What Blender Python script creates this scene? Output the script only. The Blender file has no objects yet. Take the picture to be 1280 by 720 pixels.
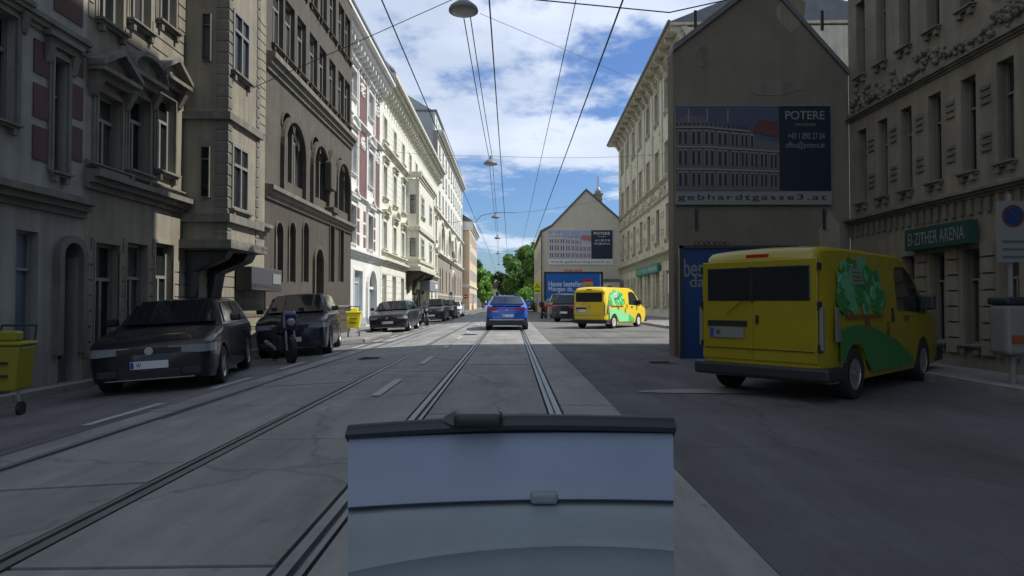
import bpy, bmesh, math, random
from mathutils import Vector, Matrix
R = math.radians
random.seed(7)
scn = bpy.context.scene
C = scn.collection

# ------------------------------------------------------------------ camera
F = 800.0                      # focal length in pixels of a 1280 wide picture
CX, CY, CH = 638.6, 378.0, 1.18
cam_d = bpy.data.cameras.new('camera'); cam = bpy.data.objects.new('camera', cam_d); C.objects.link(cam)
cam_d.sensor_width = 36; cam_d.lens = 36*F/1280
cam_d.clip_start = 0.05; cam_d.clip_end = 6000
cam.location = (0, 0, CH)
cam.rotation_euler = (R(90)+math.atan(18/F), 0, -math.atan(1.4/F))
scn.camera = cam
# ------------------------------------------------------------------ light
SUN_EL, SUN_AZ = R(51), R(88.8)        # azimuth measured from +Y towards +X
w = bpy.data.worlds.new('World'); scn.world = w; w.use_nodes = True
nt = w.node_tree; N = nt.nodes; L = nt.links
N.clear()
out = N.new('ShaderNodeOutputWorld'); bg = N.new('ShaderNodeBackground'); bg.inputs[1].default_value = 0.1
sky = N.new('ShaderNodeTexSky'); sky.sky_type = 'NISHITA'; sky.sun_disc = False
sky.sun_elevation = SUN_EL; sky.sun_rotation = SUN_AZ; sky.air_density = 1.2; sky.dust_density = 1.0; sky.ozone_density = 2.0
tc = N.new('ShaderNodeTexCoord'); sp = N.new('ShaderNodeSeparateXYZ'); L.new(tc.outputs['Generated'], sp.inputs[0])
def m_(op, a, b=None, c=None, clamp=False):
    n = N.new('ShaderNodeMath'); n.operation = op; n.use_clamp = clamp
    for i, v in enumerate((a, b, c)):
        if v is None: continue
        if isinstance(v, (int, float)): n.inputs[i].default_value = v
        else: L.new(v, n.inputs[i])
    return n.outputs[0]
zz = m_('ADD', m_('MAXIMUM', sp.outputs[2], 0.0), 0.16)
px_ = m_('DIVIDE', sp.outputs[0], zz); py_ = m_('DIVIDE', sp.outputs[1], zz)
cb = N.new('ShaderNodeCombineXYZ'); L.new(px_, cb.inputs[0]); L.new(py_, cb.inputs[1])
def noise(vec, scale, detail, rough, off):
    mp = N.new('ShaderNodeMapping'); mp.inputs['Location'].default_value = off; L.new(vec, mp.inputs[0])
    n = N.new('ShaderNodeTexNoise'); n.inputs['Scale'].default_value = scale; n.inputs['Detail'].default_value = detail
    n.inputs['Roughness'].default_value = rough; L.new(mp.outputs[0], n.inputs[0]); return n.outputs[0]
n1 = noise(cb.outputs[0], 1.35, 9, 0.58, (3.1, 1.7, 0)); n2 = noise(cb.outputs[0], 4.2, 6, 0.6, (8.3, 5.2, 2))
elev = sp.outputs[2]
cov = m_('ADD', n1, m_('MULTIPLY', m_('SUBTRACT', n2, 0.5), 0.34))
bias = m_('MULTIPLY', m_('SUBTRACT', elev, 0.20), 0.42)
cov = m_('ADD', cov, m_('MINIMUM', m_('MAXIMUM', bias, -0.07), 0.075))
mr = N.new('ShaderNodeMapRange'); mr.interpolation_type = 'SMOOTHSTEP'; L.new(cov, mr.inputs[0])
mr.inputs[1].default_value = 0.44; mr.inputs[2].default_value = 0.575
n3 = noise(cb.outputs[0], 2.3, 5, 0.5, (1.3, 9.2, 5))
cr = N.new('ShaderNodeValToRGB'); L.new(n3, cr.inputs[0])
cr.color_ramp.elements[0].position = 0.36; cr.color_ramp.elements[0].color = (4.2, 4.85, 6.0, 1)
cr.color_ramp.elements[1].position = 0.62; cr.color_ramp.elements[1].color = (5.7, 6.3, 7.4, 1)
hz = N.new('ShaderNodeMixRGB'); hz.blend_type = 'MULTIPLY'; hz.inputs[0].default_value = 1; hz.inputs[2].default_value = (0.48, 0.64, 0.92, 1)
L.new(sky.outputs[0], hz.inputs[1])
mx = N.new('ShaderNodeMixRGB'); L.new(m_('MULTIPLY', mr.outputs[0], 0.93), mx.inputs[0]); L.new(hz.outputs[0], mx.inputs[1]); L.new(cr.outputs[0], mx.inputs[2])
L.new(mx.outputs[0], bg.inputs[0]); L.new(bg.outputs[0], out.inputs[0])
sd = bpy.data.lights.new('sun', 'SUN'); sd.energy = 3.45; sd.angle = R(0.5); sd.color = (1.0, 0.955, 0.88)
so = bpy.data.objects.new('sun', sd); C.objects.link(so)
sdir = Vector((math.sin(SUN_AZ)*math.cos(SUN_EL), math.cos(SUN_AZ)*math.cos(SUN_EL), math.sin(SUN_EL)))
so.rotation_euler = sdir.to_track_quat('Z', 'Y').to_euler()
scn.view_settings.view_transform = 'Standard'; scn.view_settings.look = 'None'
scn.view_settings.exposure = 0.58; scn.view_settings.gamma = 1.0
scn.render.resolution_x, scn.render.resolution_y = 1024, 576

# ------------------------------------------------------------------ materials
MATS = {}
def mat(name, col, rough=0.8, var=0.0, scale=3.0, bump=0.0, bscale=40.0, metal=0.0, spec=0.5, streak=0.0, coat=0.0, emit=None, rnd=0.0, two=None):
    if name in MATS: return MATS[name]
    m = bpy.data.materials.new(name); m.use_nodes = True; n = m.node_tree.nodes; l = m.node_tree.links
    b = n['Principled BSDF']; b.inputs['Roughness'].default_value = rough; b.inputs['Metallic'].default_value = metal
    b.inputs['Specular IOR Level'].default_value = spec
    b.inputs['Coat Weight'].default_value = coat; b.inputs['Coat Roughness'].default_value = 0.04
    c4 = (*col, 1); b.inputs['Base Color'].default_value = c4
    if emit: b.inputs['Emission Color'].default_value = (*emit, 1); b.inputs['Emission Strength'].default_value = 1
    if var or bump or streak or rnd:
        t = n.new('ShaderNodeNewGeometry'); last = None
        if var:
            a = n.new('ShaderNodeTexNoise'); a.inputs['Scale'].default_value = scale; a.inputs['Detail'].default_value = 6; a.inputs['Roughness'].default_value = .65
            l.new(t.outputs['Position'], a.inputs['Vector'])
            r = n.new('ShaderNodeValToRGB'); l.new(a.outputs[0], r.inputs[0])
            r.color_ramp.elements[0].position = .3; r.color_ramp.elements[1].position = .7
            c2 = two or tuple(x*(1-var) for x in col)
            r.color_ramp.elements[0].color = (*c2, 1); r.color_ramp.elements[1].color = (*[min(1, x*(1+var*.4)) for x in col], 1)
            last = r.outputs[0]
        if streak:
            mp = n.new('ShaderNodeMapping'); mp.inputs['Scale'].default_value = (3.2, 3.2, .22); l.new(t.outputs['Position'], mp.inputs[0])
            a = n.new('ShaderNodeTexNoise'); a.inputs['Scale'].default_value = 1.6; a.inputs['Detail'].default_value = 5; l.new(mp.outputs[0], a.inputs['Vector'])
            r = n.new('ShaderNodeMapRange'); l.new(a.outputs[0], r.inputs[0]); r.inputs[1].default_value = .35; r.inputs[2].default_value = .72
            r.inputs[3].default_value = 1; r.inputs[4].default_value = 1-streak
            x = n.new('ShaderNodeMixRGB'); x.blend_type = 'MULTIPLY'; x.inputs[0].default_value = 1
            if last: l.new(last, x.inputs[1])
            else: x.inputs[1].default_value = c4
            l.new(r.outputs[0], x.inputs[2]); last = x.outputs[0]
        if rnd:
            oi = n.new('ShaderNodeObjectInfo'); r = n.new('ShaderNodeMapRange'); l.new(oi.outputs['Random'], r.inputs[0])
            r.inputs[3].default_value = 1-rnd; r.inputs[4].default_value = 1+rnd
            x = n.new('ShaderNodeMixRGB'); x.blend_type = 'MULTIPLY'; x.inputs[0].default_value = 1
            if last: l.new(last, x.inputs[1])
            else: x.inputs[1].default_value = c4
            l.new(r.outputs[0], x.inputs[2]); last = x.outputs[0]
        if last: l.new(last, b.inputs['Base Color'])
        if bump:
            a = n.new('ShaderNodeTexNoise'); a.inputs['Scale'].default_value = bscale; a.inputs['Detail'].default_value = 4
            l.new(t.outputs['Position'], a.inputs['Vector'])
            bb = n.new('ShaderNodeBump'); bb.inputs['Strength'].default_value = bump; bb.inputs['Distance'].default_value = .02
            l.new(a.outputs[0], bb.inputs['Height']); l.new(bb.outputs[0], b.inputs['Normal'])
    MATS[name] = m; return m
M_white = mat('white_stucco', (.74, .74, .70), .85, .12, 1.2, .25, 30, streak=.14)
M_trimw = mat('white_trim', (.76, .76, .73), .8, .12, 2, .1, 60, streak=.12)
M_red = mat('red_brown_stucco', (.20, .11, .10), .85, .22, 1.5, .2, 40, streak=.15)
M_yel = mat('pale_yellow_stucco', (.80, .80, .69), .85, .13, 1.0, .25, 30, streak=.16)
M_yelt = mat('pale_yellow_trim', (.68, .67, .56), .85, .18, 2, .2, 40, streak=.2)
M_b3 = mat('cream_stucco', (.72, .71, .64), .85, .12, .8, .2, 30, streak=.12)
M_b3low = mat('grey_brown_stucco', (.33, .29, .24), .85, .18, .8, .2, 30, streak=.15)
M_b3par = mat('grey_party_wall', (.42, .43, .40), .9, .16, .3, .2, 10, streak=.1)
M_peach = mat('peach_stucco', (.70, .54, .36), .85, .12, .6, .15, 20, streak=.1)
M_r1 = mat('ochre_grey_stucco', (.60, .56, .42), .88, .22, 1.0, .35, 25, streak=.22)
M_r1t = mat('ochre_grey_trim', (.54, .50, .38), .88, .25, 2.0, .35, 30, streak=.25)
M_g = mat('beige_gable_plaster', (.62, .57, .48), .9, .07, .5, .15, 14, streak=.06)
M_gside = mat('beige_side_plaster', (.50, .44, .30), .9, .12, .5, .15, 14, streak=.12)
M_dk3 = mat('shade_toned_black_stucco', (.10, .092, .074), .9, .25, 1.2, .35, 25, streak=.25)  # stucco with shade in its base colour, darkest where sun reaches it
M_dkt3 = mat('shade_toned_black_trim', (.095, .088, .07), .9, .3, 2.5, .35, 30, streak=.3)  # trim darkened the same way, shade held in its colour
M_dk = mat('shade_toned_grey_stucco', (.27, .245, .19), .9, .25, 1.2, .35, 25, streak=.25)  # grey carries the shade of the near houses in its base colour
M_dkt = mat('shade_toned_grey_trim', (.20, .19, .16), .9, .3, 2.5, .35, 30, streak=.3)  # trim tone with the shade mixed into it
M_dkw = mat('shade_toned_pale_stucco', (.33, .33, .30), .9, .22, 1.2, .3, 25, streak=.25)  # pale stucco taken down to a shaded tone
M_dkr = mat('shade_toned_red_stucco', (.12, .065, .06), .9, .25, 1.2, .3, 25, streak=.2)  # red panel colour taken down to a shaded tone
M_dkb = mat('shade_toned_brown_stucco', (.08, .07, .056), .9, .25, 1.2, .3, 25, streak=.25)  # brown stucco with shade put into its colour
M_blind = mat('dark_gable_plaster', (.19, .166, .13), .9, .25, .7, .15, 14, streak=.08)  # beige gable plaster darkened, shade held in the colour
M_brown = mat('dark_corbel_stone', (.075, .055, .04), .85, .3, 3, .4, 20)
M_roof = mat('grey_metal_roof', (.16, .165, .17), .6, .2, 2, .1, 20, metal=.3)
M_tile = mat('brown_roof_tiles', (.13, .075, .055), .85, .35, 3, .5, 18)
M_glass = mat('window_glass', (.035, .042, .048), .06, .5, .7, spec=.8)
M_curt = mat('window_glass_with_curtain', (.22, .23, .23), .12, .6, 1.7, spec=.8)
M_gld = mat('unlit_window_glass', (.018, .019, .02), .12, .5, 1.2, spec=.4)
M_frw = mat('white_window_paint', (.62, .63, .62), .5, .1, 4)
M_frb = mat('brown_window_paint', (.05, .038, .028), .5, .1, 4)
M_frg = mat('dull_grey_window_paint', (.20, .20, .19), .6, .1, 4)
M_bluedoor = mat('pale_blue_door_glass', (.25, .33, .42), .3, .15, 2)
M_plinth = mat('blue_grey_plinth', (.33, .36, .40), .8, .15, 2, .2, 30)
M_conc = mat('track_concrete', (.285, .285, .275), .85, .22, .9, .35, 55, rnd=.07)
M_asph = mat('dark_asphalt', (.125, .128, .132), .85, .35, .7, .9, 70)
M_asph2 = mat('grey_asphalt', (.17, .168, .16), .88, .25, .6, .6, 80)
M_walk = mat('pavement_asphalt', (.22, .215, .205), .9, .2, 1, .4, 60)
M_kerb = mat('granite_kerb', (.30, .295, .28), .8, .25, 6, .3, 60, rnd=.12)
M_ground = mat('far_ground', (.12, .13, .09), .95, .3, .1)
M_steel = mat('polished_rail_steel', (.24, .255, .26), .48, .2, 5, metal=.7)
M_bit = mat('black_joint_filler', (.012, .012, .012), .9)
M_mark = mat('worn_white_marking', (.42, .43, .43), .8, .35, 14)
M_dash = mat('blue_grey_dashboard_plastic', (.22, .265, .345), .34, .10, 6, .05, 300, spec=.4)
M_dash2 = mat('grey_lower_dashboard_plastic', (.21, .25, .27), .45, .10, 6, .05, 300, spec=.35)
M_rub = mat('black_rubber', (.014, .017, .019), .5)
M_rubg = mat('dark_grey_plastic', (.024, .030, .034), .5)
M_tyre = mat('tyre_rubber', (.018, .018, .018), .85)
M_rim = mat('silver_rim', (.45, .46, .47), .35, metal=.7)
M_rimw = mat('white_wheel_cover', (.75, .75, .75), .4)
M_black = mat('black_car_paint', (.010, .012, .018), .3, coat=.45, spec=.3)
M_navy = mat('anthracite_car_paint', (.014, .017, .026), .3, coat=.45, spec=.3)
M_blue = mat('blue_car_paint', (.02, .10, .52), .3, coat=.9, metal=.15)
M_silver = mat('silver_car_paint', (.45, .46, .45), .35, coat=.6, metal=.2)
M_whitep = mat('white_car_paint', (.68, .69, .69), .3, coat=.6)
M_yv = mat('yellow_van_paint', (.86, .62, .01), .32, coat=.6)
M_yv2 = mat('shade_toned_yellow_van_paint', (.30, .245, .006), .4, .1, 4, coat=.3)  # darker copy of the van yellow, shade put into the colour
M_yb = mat('yellow_plastic', (.80, .68, .01), .45)
M_yb2 = mat('shade_toned_yellow_plastic', (.26, .24, .01), .5)  # cart yellow with shade put into the colour
M_green = mat('green_print', (.08, .50, .12), .35)
M_lgreen = mat('light_green_print', (.28, .78, .34), .35)
M_dgreen = mat('deep_green_print', (.02, .22, .08), .35)
M_green2 = mat('shade_toned_green_print', (.03, .19, .05), .4)  # shaded copy of the green print colour
M_lgreen2 = mat('shade_toned_light_green_print', (.10, .34, .18), .4)  # shaded copy of the light green print colour
M_trunkp = mat('brown_print', (.16, .07, .02), .4)
M_carg = mat('car_glass', (.012, .015, .018), .05, spec=.7)
M_chrome = mat('chrome', (.7, .7, .7), .15, metal=1)
M_lampg = mat('headlight_glass', (.26, .28, .30), .12, spec=.8)
M_tail = mat('red_tail_light', (.42, .008, .015), .2, spec=.7)
M_plate = mat('white_number_plate', (.72, .73, .73), .5)
M_plateb = mat('blue_plate_band', (.02, .06, .4), .5)
M_ink = mat('black_print', (.012, .012, .014), .6)
M_signw = mat('white_sign_sheet', (.74, .75, .76), .5)
M_signb = mat('blue_sign_print', (.015, .06, .35), .5)
M_signr = mat('red_sign_print', (.55, .012, .02), .5)
M_signy = mat('yellow_sign_sheet', (.78, .70, .02), .5)
M_bbblue = mat('blue_poster_print', (.008, .13, .52), .45)
M_bbblue2 = mat('shade_toned_blue_poster_print', (.006, .04, .16), .5)  # poster blue copied darker, shade in the colour
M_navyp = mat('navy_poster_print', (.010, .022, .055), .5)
M_navyp2 = mat('shade_toned_navy_poster_print', (.005, .011, .028), .5)  # navy copied darker to hold the shade
M_gsign = mat('green_shop_sign', (.02, .19, .14), .5, .1, 4)
M_gsign2 = mat('shade_toned_green_shop_sign', (.012, .06, .045), .5)  # shop sign green with shade in its colour
M_signtx = mat('pale_green_lettering', (.32, .50, .42), .5)
M_print1 = mat('lilac_sky_print', (.36, .42, .62), .5, .2, 1.5)
M_print2 = mat('pale_facade_print', (.52, .50, .54), .5, .12, 3)
M_print3 = mat('dark_window_print', (.10, .10, .14), .5)
M_print4 = mat('red_roof_print', (.42, .16, .15), .5)
M_print1d = mat('shade_toned_lilac_sky_print', (.06, .075, .13), .5, .2, 1.5)  # shaded copies of the banner prints down to the white, dimness in the colour
M_print2d = mat('shade_toned_pale_facade_print', (.11, .105, .115), .5, .12, 3)
M_print3d = mat('shade_toned_dark_window_print', (.02, .02, .03), .5)
M_print4d = mat('shade_toned_red_roof_print', (.10, .035, .035), .5)
M_whted = mat('shade_toned_white_print', (.20, .215, .21), .5)  # white print lowered to a shaded tone
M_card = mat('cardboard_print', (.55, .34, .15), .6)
M_cardd = mat('shade_toned_cardboard_print', (.15, .095, .045), .6)  # parcel print with shade put into the colour
M_galv = mat('galvanised_steel', (.38, .39, .40), .5, .15, 6, metal=.5)
M_wire = mat('black_cable', (.02, .02, .022), .7)
M_lampc = mat('grey_lamp_housing', (.20, .205, .21), .55, .1, 5)
M_lampb = mat('frosted_lamp_glass', (.42, .43, .44), .35, .25, 14, .4, 60)
M_leaf = None
def leafmat(name, c1, c2):
    m = bpy.data.materials.new(name); m.use_nodes = True; n = m.node_tree.nodes; l = m.node_tree.links
    b = n['Principled BSDF']; b.inputs['Roughness'].default_value = .6
    g = n.new('ShaderNodeNewGeometry'); a = n.new('ShaderNodeTexNoise'); a.inputs['Scale'].default_value = 1.4; l.new(g.outputs['Position'], a.inputs['Vector'])
    ad = n.new('ShaderNodeMath'); ad.operation = 'ADD'; l.new(a.outputs[0], ad.inputs[0])
    mu = n.new('ShaderNodeMath'); mu.operation = 'MULTIPLY'; mu.inputs[1].default_value = .3; l.new(g.outputs['Random Per Island'], mu.inputs[0]); l.new(mu.outputs[0], ad.inputs[1])
    r = n.new('ShaderNodeValToRGB'); l.new(ad.outputs[0], r.inputs[0]); r.color_ramp.elements[0].position = .4; r.color_ramp.elements[1].position = .95
    r.color_ramp.elements[0].color = (*c1, 1); r.color_ramp.elements[1].color = (*c2, 1); l.new(r.outputs[0], b.inputs['Base Color'])
    t = n.new('ShaderNodeBsdfTranslucent'); l.new(r.outputs[0], t.inputs[0])
    x = n.new('ShaderNodeMixShader'); x.inputs[0].default_value = .35; l.new(b.outputs[0], x.inputs[1]); l.new(t.outputs[0], x.inputs[2])
    l.new(x.outputs[0], n['Material Output'].inputs[0]); return m
M_leafA = leafmat('mid_green_leaves', (.035, .10, .018), (.15, .31, .05))
M_leafB = leafmat('bright_green_leaves', (.07, .18, .025), (.26, .50, .08))
M_leafC = leafmat('dark_green_leaves', (.02, .05, .012), (.07, .15, .03))
M_bark = mat('grey_brown_bark', (.09, .07, .05), .9, .3, 6, .6, 30)

def wear(m, axis_tracks=True):
    n = m.node_tree.nodes; l = m.node_tree.links; b = n['Principled BSDF']; src = b.inputs['Base Color'].links[0].from_socket
    g_ = n.new('ShaderNodeNewGeometry'); mp = n.new('ShaderNodeMapping'); mp.inputs['Scale'].default_value = (1.6, .22, 1); l.new(g_.outputs['Position'], mp.inputs[0])
    a = n.new('ShaderNodeTexNoise'); a.inputs['Scale'].default_value = 1.3; a.inputs['Detail'].default_value = 7; a.inputs['Roughness'].default_value = .7; l.new(mp.outputs[0], a.inputs['Vector'])
    r = n.new('ShaderNodeMapRange'); l.new(a.outputs[0], r.inputs[0]); r.inputs[1].default_value = .35; r.inputs[2].default_value = .68; r.inputs[3].default_value = .72; r.inputs[4].default_value = 1.1
    v = n.new('ShaderNodeTexVoronoi'); v.feature = 'DISTANCE_TO_EDGE'; v.inputs['Scale'].default_value = .33
    nd = n.new('ShaderNodeTexNoise'); nd.inputs['Scale'].default_value = 2.5; nd.inputs['Detail'].default_value = 5; l.new(g_.outputs['Position'], nd.inputs['Vector'])
    mm = n.new('ShaderNodeMixRGB'); mm.blend_type = 'LINEAR_LIGHT'; mm.inputs[0].default_value = .2; l.new(g_.outputs['Position'], mm.inputs[1]); l.new(nd.outputs['Color'], mm.inputs[2]); l.new(mm.outputs[0], v.inputs['Vector'])
    c = n.new('ShaderNodeMapRange'); l.new(v.outputs[0], c.inputs[0]); c.inputs[1].default_value = .0; c.inputs[2].default_value = .012; c.inputs[3].default_value = .72; c.inputs[4].default_value = 1
    sp_ = n.new('ShaderNodeTexNoise'); sp_.inputs['Scale'].default_value = 5; sp_.inputs['Detail'].default_value = 2; l.new(g_.outputs['Position'], sp_.inputs['Vector'])
    q = n.new('ShaderNodeMapRange'); l.new(sp_.outputs[0], q.inputs[0]); q.inputs[1].default_value = .70; q.inputs[2].default_value = .76; q.inputs[3].default_value = 1; q.inputs[4].default_value = .6
    cur = src
    for o in (r, c, q):
        x = n.new('ShaderNodeMixRGB'); x.blend_type = 'MULTIPLY'; x.inputs[0].default_value = 1; l.new(cur, x.inputs[1]); l.new(o.outputs[0], x.inputs[2]); cur = x.outputs[0]
    l.new(cur, b.inputs['Base Color'])
for q in (M_conc, M_asph, M_asph2): wear(q)
M_curt2 = mat('window_glass_with_grey_blind', (.11, .11, .11), .1, .6, 1.7, spec=.8)
M_gld2 = mat('unlit_glass_with_curtain', (.07, .07, .068), .15, .6, 1.5, spec=.4)

# ------------------------------------------------------------------ mesh helpers
class MB:
    def __init__(s): s.v = []; s.f = []; s.m = []; s.cur = 0
    def add(s, vs, fs):
        o = len(s.v); s.v += [tuple(p) for p in vs]
        for f in fs: s.f.append(tuple(i+o for i in f)); s.m.append(s.cur)
        return s
    def box(s, x0, x1, y0, y1, z0, z1):
        return s.add([(x0,y0,z0),(x1,y0,z0),(x1,y1,z0),(x0,y1,z0),(x0,y0,z1),(x1,y0,z1),(x1,y1,z1),(x0,y1,z1)],
                     [(0,3,2,1),(4,5,6,7),(0,1,5,4),(1,2,6,5),(2,3,7,6),(3,0,4,7)])
    def prism_y(s, poly, y0, y1):        # poly in x,z (counter-clockwise seen from -y)
        n = len(poly); vs = [(x, y0, z) for x, z in poly] + [(x, y1, z) for x, z in poly]
        fs = [tuple(range(n)), tuple(range(2*n-1, n-1, -1))] + [(i, i+n, (i+1) % n+n, (i+1) % n) for i in range(n)]
        return s.add(vs, fs)
    def prism_x(s, poly, x0, x1):        # poly in y,z
        n = len(poly); vs = [(x0, y, z) for y, z in poly] + [(x1, y, z) for y, z in poly]
        fs = [tuple(range(n-1, -1, -1)), tuple(range(n, 2*n))] + [(i, (i+1) % n, (i+1) % n+n, i+n) for i in range(n)]
        return s.add(vs, fs)
    def prism_z(s, poly, z0, z1):
        n = len(poly); vs = [(x, y, z0) for x, y in poly] + [(x, y, z1) for x, y in poly]
        fs = [tuple(range(n-1, -1, -1)), tuple(range(n, 2*n))] + [(i, (i+1) % n, (i+1) % n+n, i+n) for i in range(n)]
        return s.add(vs, fs)
    def tube(s, pts, r, n=6, r1=None):
        pts = [Vector(p) for p in pts]; rings = []
        for i, p in enumerate(pts):
            d = (pts[min(i+1, len(pts)-1)]-pts[max(i-1, 0)]).normalized()
            a = d.cross(Vector((0, 0, 1)));
            if a.length < 1e-3: a = d.cross(Vector((1, 0, 0)))
            a.normalize(); b = d.cross(a)
            rr = r if r1 is None else r+(r1-r)*i/(len(pts)-1)
            rings.append([p+a*math.cos(t)*rr+b*math.sin(t)*rr for t in [2*math.pi*k/n for k in range(n)]])
        return s.loft(rings)
    def loft(s, rings, closed=True, cap=True):
        n = len(rings[0]); vs = [p for r in rings for p in r]; fs = []
        for i in range(len(rings)-1):
            for k in range(n if closed else n-1):
                a, b = i*n+k, i*n+(k+1) % n; fs.append((a, b, b+n, a+n))
        if cap: fs.append(tuple(range(n-1, -1, -1))); fs.append(tuple(range((len(rings)-1)*n, len(rings)*n)))
        return s.add(vs, fs)
    def lathe(s, prof, n=24, c=(0, 0, 0), axis='z', cap=True):
        rings = []
        for r, h in prof:
            ring = []
            for k in range(n):
                t = 2*math.pi*k/n; a, b = r*math.cos(t), r*math.sin(t)
                if axis == 'z': ring.append((c[0]+a, c[1]+b, c[2]+h))
                elif axis == 'x': ring.append((c[0]+h, c[1]+a, c[2]+b))
                else: ring.append((c[0]+b, c[1]+h, c[2]+a))
            rings.append(ring)
        return s.loft(rings, cap=cap)
    def build(s, name, m, parent=None, loc=(0, 0, 0), rot=(0, 0, 0), smooth=False, bevel=0, seg=2, kind=None, fix=True):
        me = bpy.data.meshes.new(name); me.from_pydata(s.v, [], s.f)
        ms = m if isinstance(m, (list, tuple)) else [m]
        for q in ms: me.materials.append(q)
        if len(ms) > 1:
            for p, i in zip(me.polygons, s.m): p.material_index = i
        if fix:
            bm = bmesh.new(); bm.from_mesh(me); bmesh.ops.recalc_face_normals(bm, faces=bm.faces); bm.to_mesh(me); bm.free()
        if smooth:
            for p in me.polygons: p.use_smooth = True
            try: me.set_sharp_from_angle(angle=R(38))
            except Exception: pass
        o = bpy.data.objects.new(name, me); C.objects.link(o); o.location = loc; o.rotation_euler = rot
        if parent: o.parent = parent
        if bevel:
            b = o.modifiers.new('bevel', 'BEVEL'); b.width = bevel; b.segments = seg; b.limit_method = 'ANGLE'
        if kind: o['kind'] = kind
        return o
def inst(me, name, parent, loc, rot=(0, 0, 0), scale=None):
    o = bpy.data.objects.new(name, me); C.objects.link(o); o.parent = parent; o.location = loc; o.rotation_euler = rot
    if scale: o.scale = scale
    return o
def thing(name, label, cat, loc=(0, 0, 0), rz=0, group=None, rot=None):
    o = bpy.data.objects.new(name, None); C.objects.link(o); o.empty_display_size = .3
    o.location = loc; o.rotation_euler = rot or (0, 0, rz); o['label'] = label; o['category'] = cat
    if group: o['group'] = group
    return o
def tag(o, label, cat, group=None):
    o['label'] = label; o['category'] = cat
    if group: o['group'] = group
    return o
def text(s, x0, x1, z0, z1, y, m, parent, name='lettering', bold=.0, rot=(0, 0, 0), loc=(0, 0, 0), spacing=1.0, thick=.004):
    cu = bpy.data.curves.new('t', 'FONT'); cu.body = s; cu.offset = bold; cu.extrude = 0; cu.space_character = spacing
    t = bpy.data.objects.new('t', cu); C.objects.link(t)
    me = bpy.data.meshes.new_from_object(t.evaluated_get(bpy.context.evaluated_depsgraph_get()))
    bpy.data.objects.remove(t)
    xs = [v.co.x for v in me.vertices]; ys = [v.co.y for v in me.vertices]
    ax, bx, ay, by = min(xs), max(xs), min(ys), max(ys)
    for v in me.vertices:
        v.co = (x0+(v.co.x-ax)/(bx-ax)*(x1-x0), y, z0+(v.co.y-ay)/(by-ay)*(z1-z0))
    me.materials.clear(); me.materials.append(m)
    o = bpy.data.objects.new(name, me); C.objects.link(o); o.parent = parent; o.location = loc; o.rotation_euler = rot
    return o

# ------------------------------------------------------------------ window and facade kit (local: x along facade, -y outward, z up)
WC = {}
def cached(key, fn):
    if key not in WC:
        o = fn(); WC[key] = o.data; bpy.data.objects.remove(o)
    return WC[key]
def window(par, u0, u1, z0, z1, fm=None, gm=None, dy=.16, style='cross', name='window'):
    W, H = round(u1-u0, 3), round(z1-z0, 3); fm = fm or M_frw; gm = gm or M_glass; q_ = random.random()
    if gm is M_glass: gm = M_glass if q_ < .5 else (M_curt if q_ < .72 else M_curt2)
    if gm is M_gld and q_ > .6: gm = M_gld2
    def fr():
        b = MB(); t = min(.07, W*.09)
        b.box(0, t, 0, .07, 0, H).box(W-t, W, 0, .07, 0, H).box(t, W-t, 0, .07, 0, t).box(t, W-t, 0, .07, H-t, H)
        if style in ('cross', 'tee'):
            zt = H*.68
            b.box(t, W-t, -.012, .066, zt-t*.5, zt+t*.5)
            b.box(W/2-t*.45, W/2+t*.45, -.01, .064, t, zt-t*.5)
            if style == 'cross': b.box(W/2-t*.35, W/2+t*.35, -.008, .062, zt+t*.5, H-t)
        elif style == 'bar':
            b.box(t, W-t, -.01, .066, H*.75-t*.5, H*.75+t*.5)
        return b.build('window', fm)
    o = inst(cached(('w', W, H, fm.name, style), fr), name, par, (u0, dy, z0))
    def pn(): return MB().box(.02, W-.02, 0, .012, .02, H-.02).build('pane', gm)
    inst(cached(('p', W, H, gm.name), pn), 'pane', o, (0, .045, 0))
    return o
def sill(par, u0, u1, z, m, out_=.14, h=.10, ov=.10):
    W = round(u1-u0, 3)
    def f():
        b = MB(); b.box(-ov, W+ov, -out_, .0, -h*.45, 0).box(-ov*.6, W+ov*.6, -out_*.6, 0, -h, -h*.45-.001)
        b.box(0, .09, -out_*.7, 0, -h*2.2, -h-.001).box(W-.09, W, -out_*.7, 0, -h*2.2, -h-.001)
        return b.build('sill', m)
    return inst(cached(('s', W, m.name, out_, h), f), 'sill', par, (u0, 0, z))
def surround(par, u0, u1, z0, z1, m, t=.14, d=.06):
    W, H = round(u1-u0, 3), round(z1-z0, 3)
    def f():
        b = MB()
        for k, (a, e) in enumerate(((0, d*.6), (t*.55, d))):
            tt = t if k == 0 else t*.5
            b.box(-t-.0, -t+tt if k else -t*.45, -e, 0, 0, H+t) if False else None
        b.box(-t, -t*.4, -d*.6, 0, 0, H+t*.4).box(-t*.4+.001, 0, -d, 0, 0, H)
        b.box(W+t*.4, W+t, -d*.6, 0, 0, H+t*.4).box(W, W+t*.4-.001, -d, 0, 0, H)
        b.box(-t, W+t, -d*.7, 0, H+t*.4+.001, H+t)
        b.box(-t*.4+.001, W+t*.4-.001, -d, 0, H+.001, H+t*.4)
        return b.build('surround', m)
    return inst(cached(('r', W, H, m.name, t, d), f), 'surround', par, (u0, 0, z0))
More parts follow.
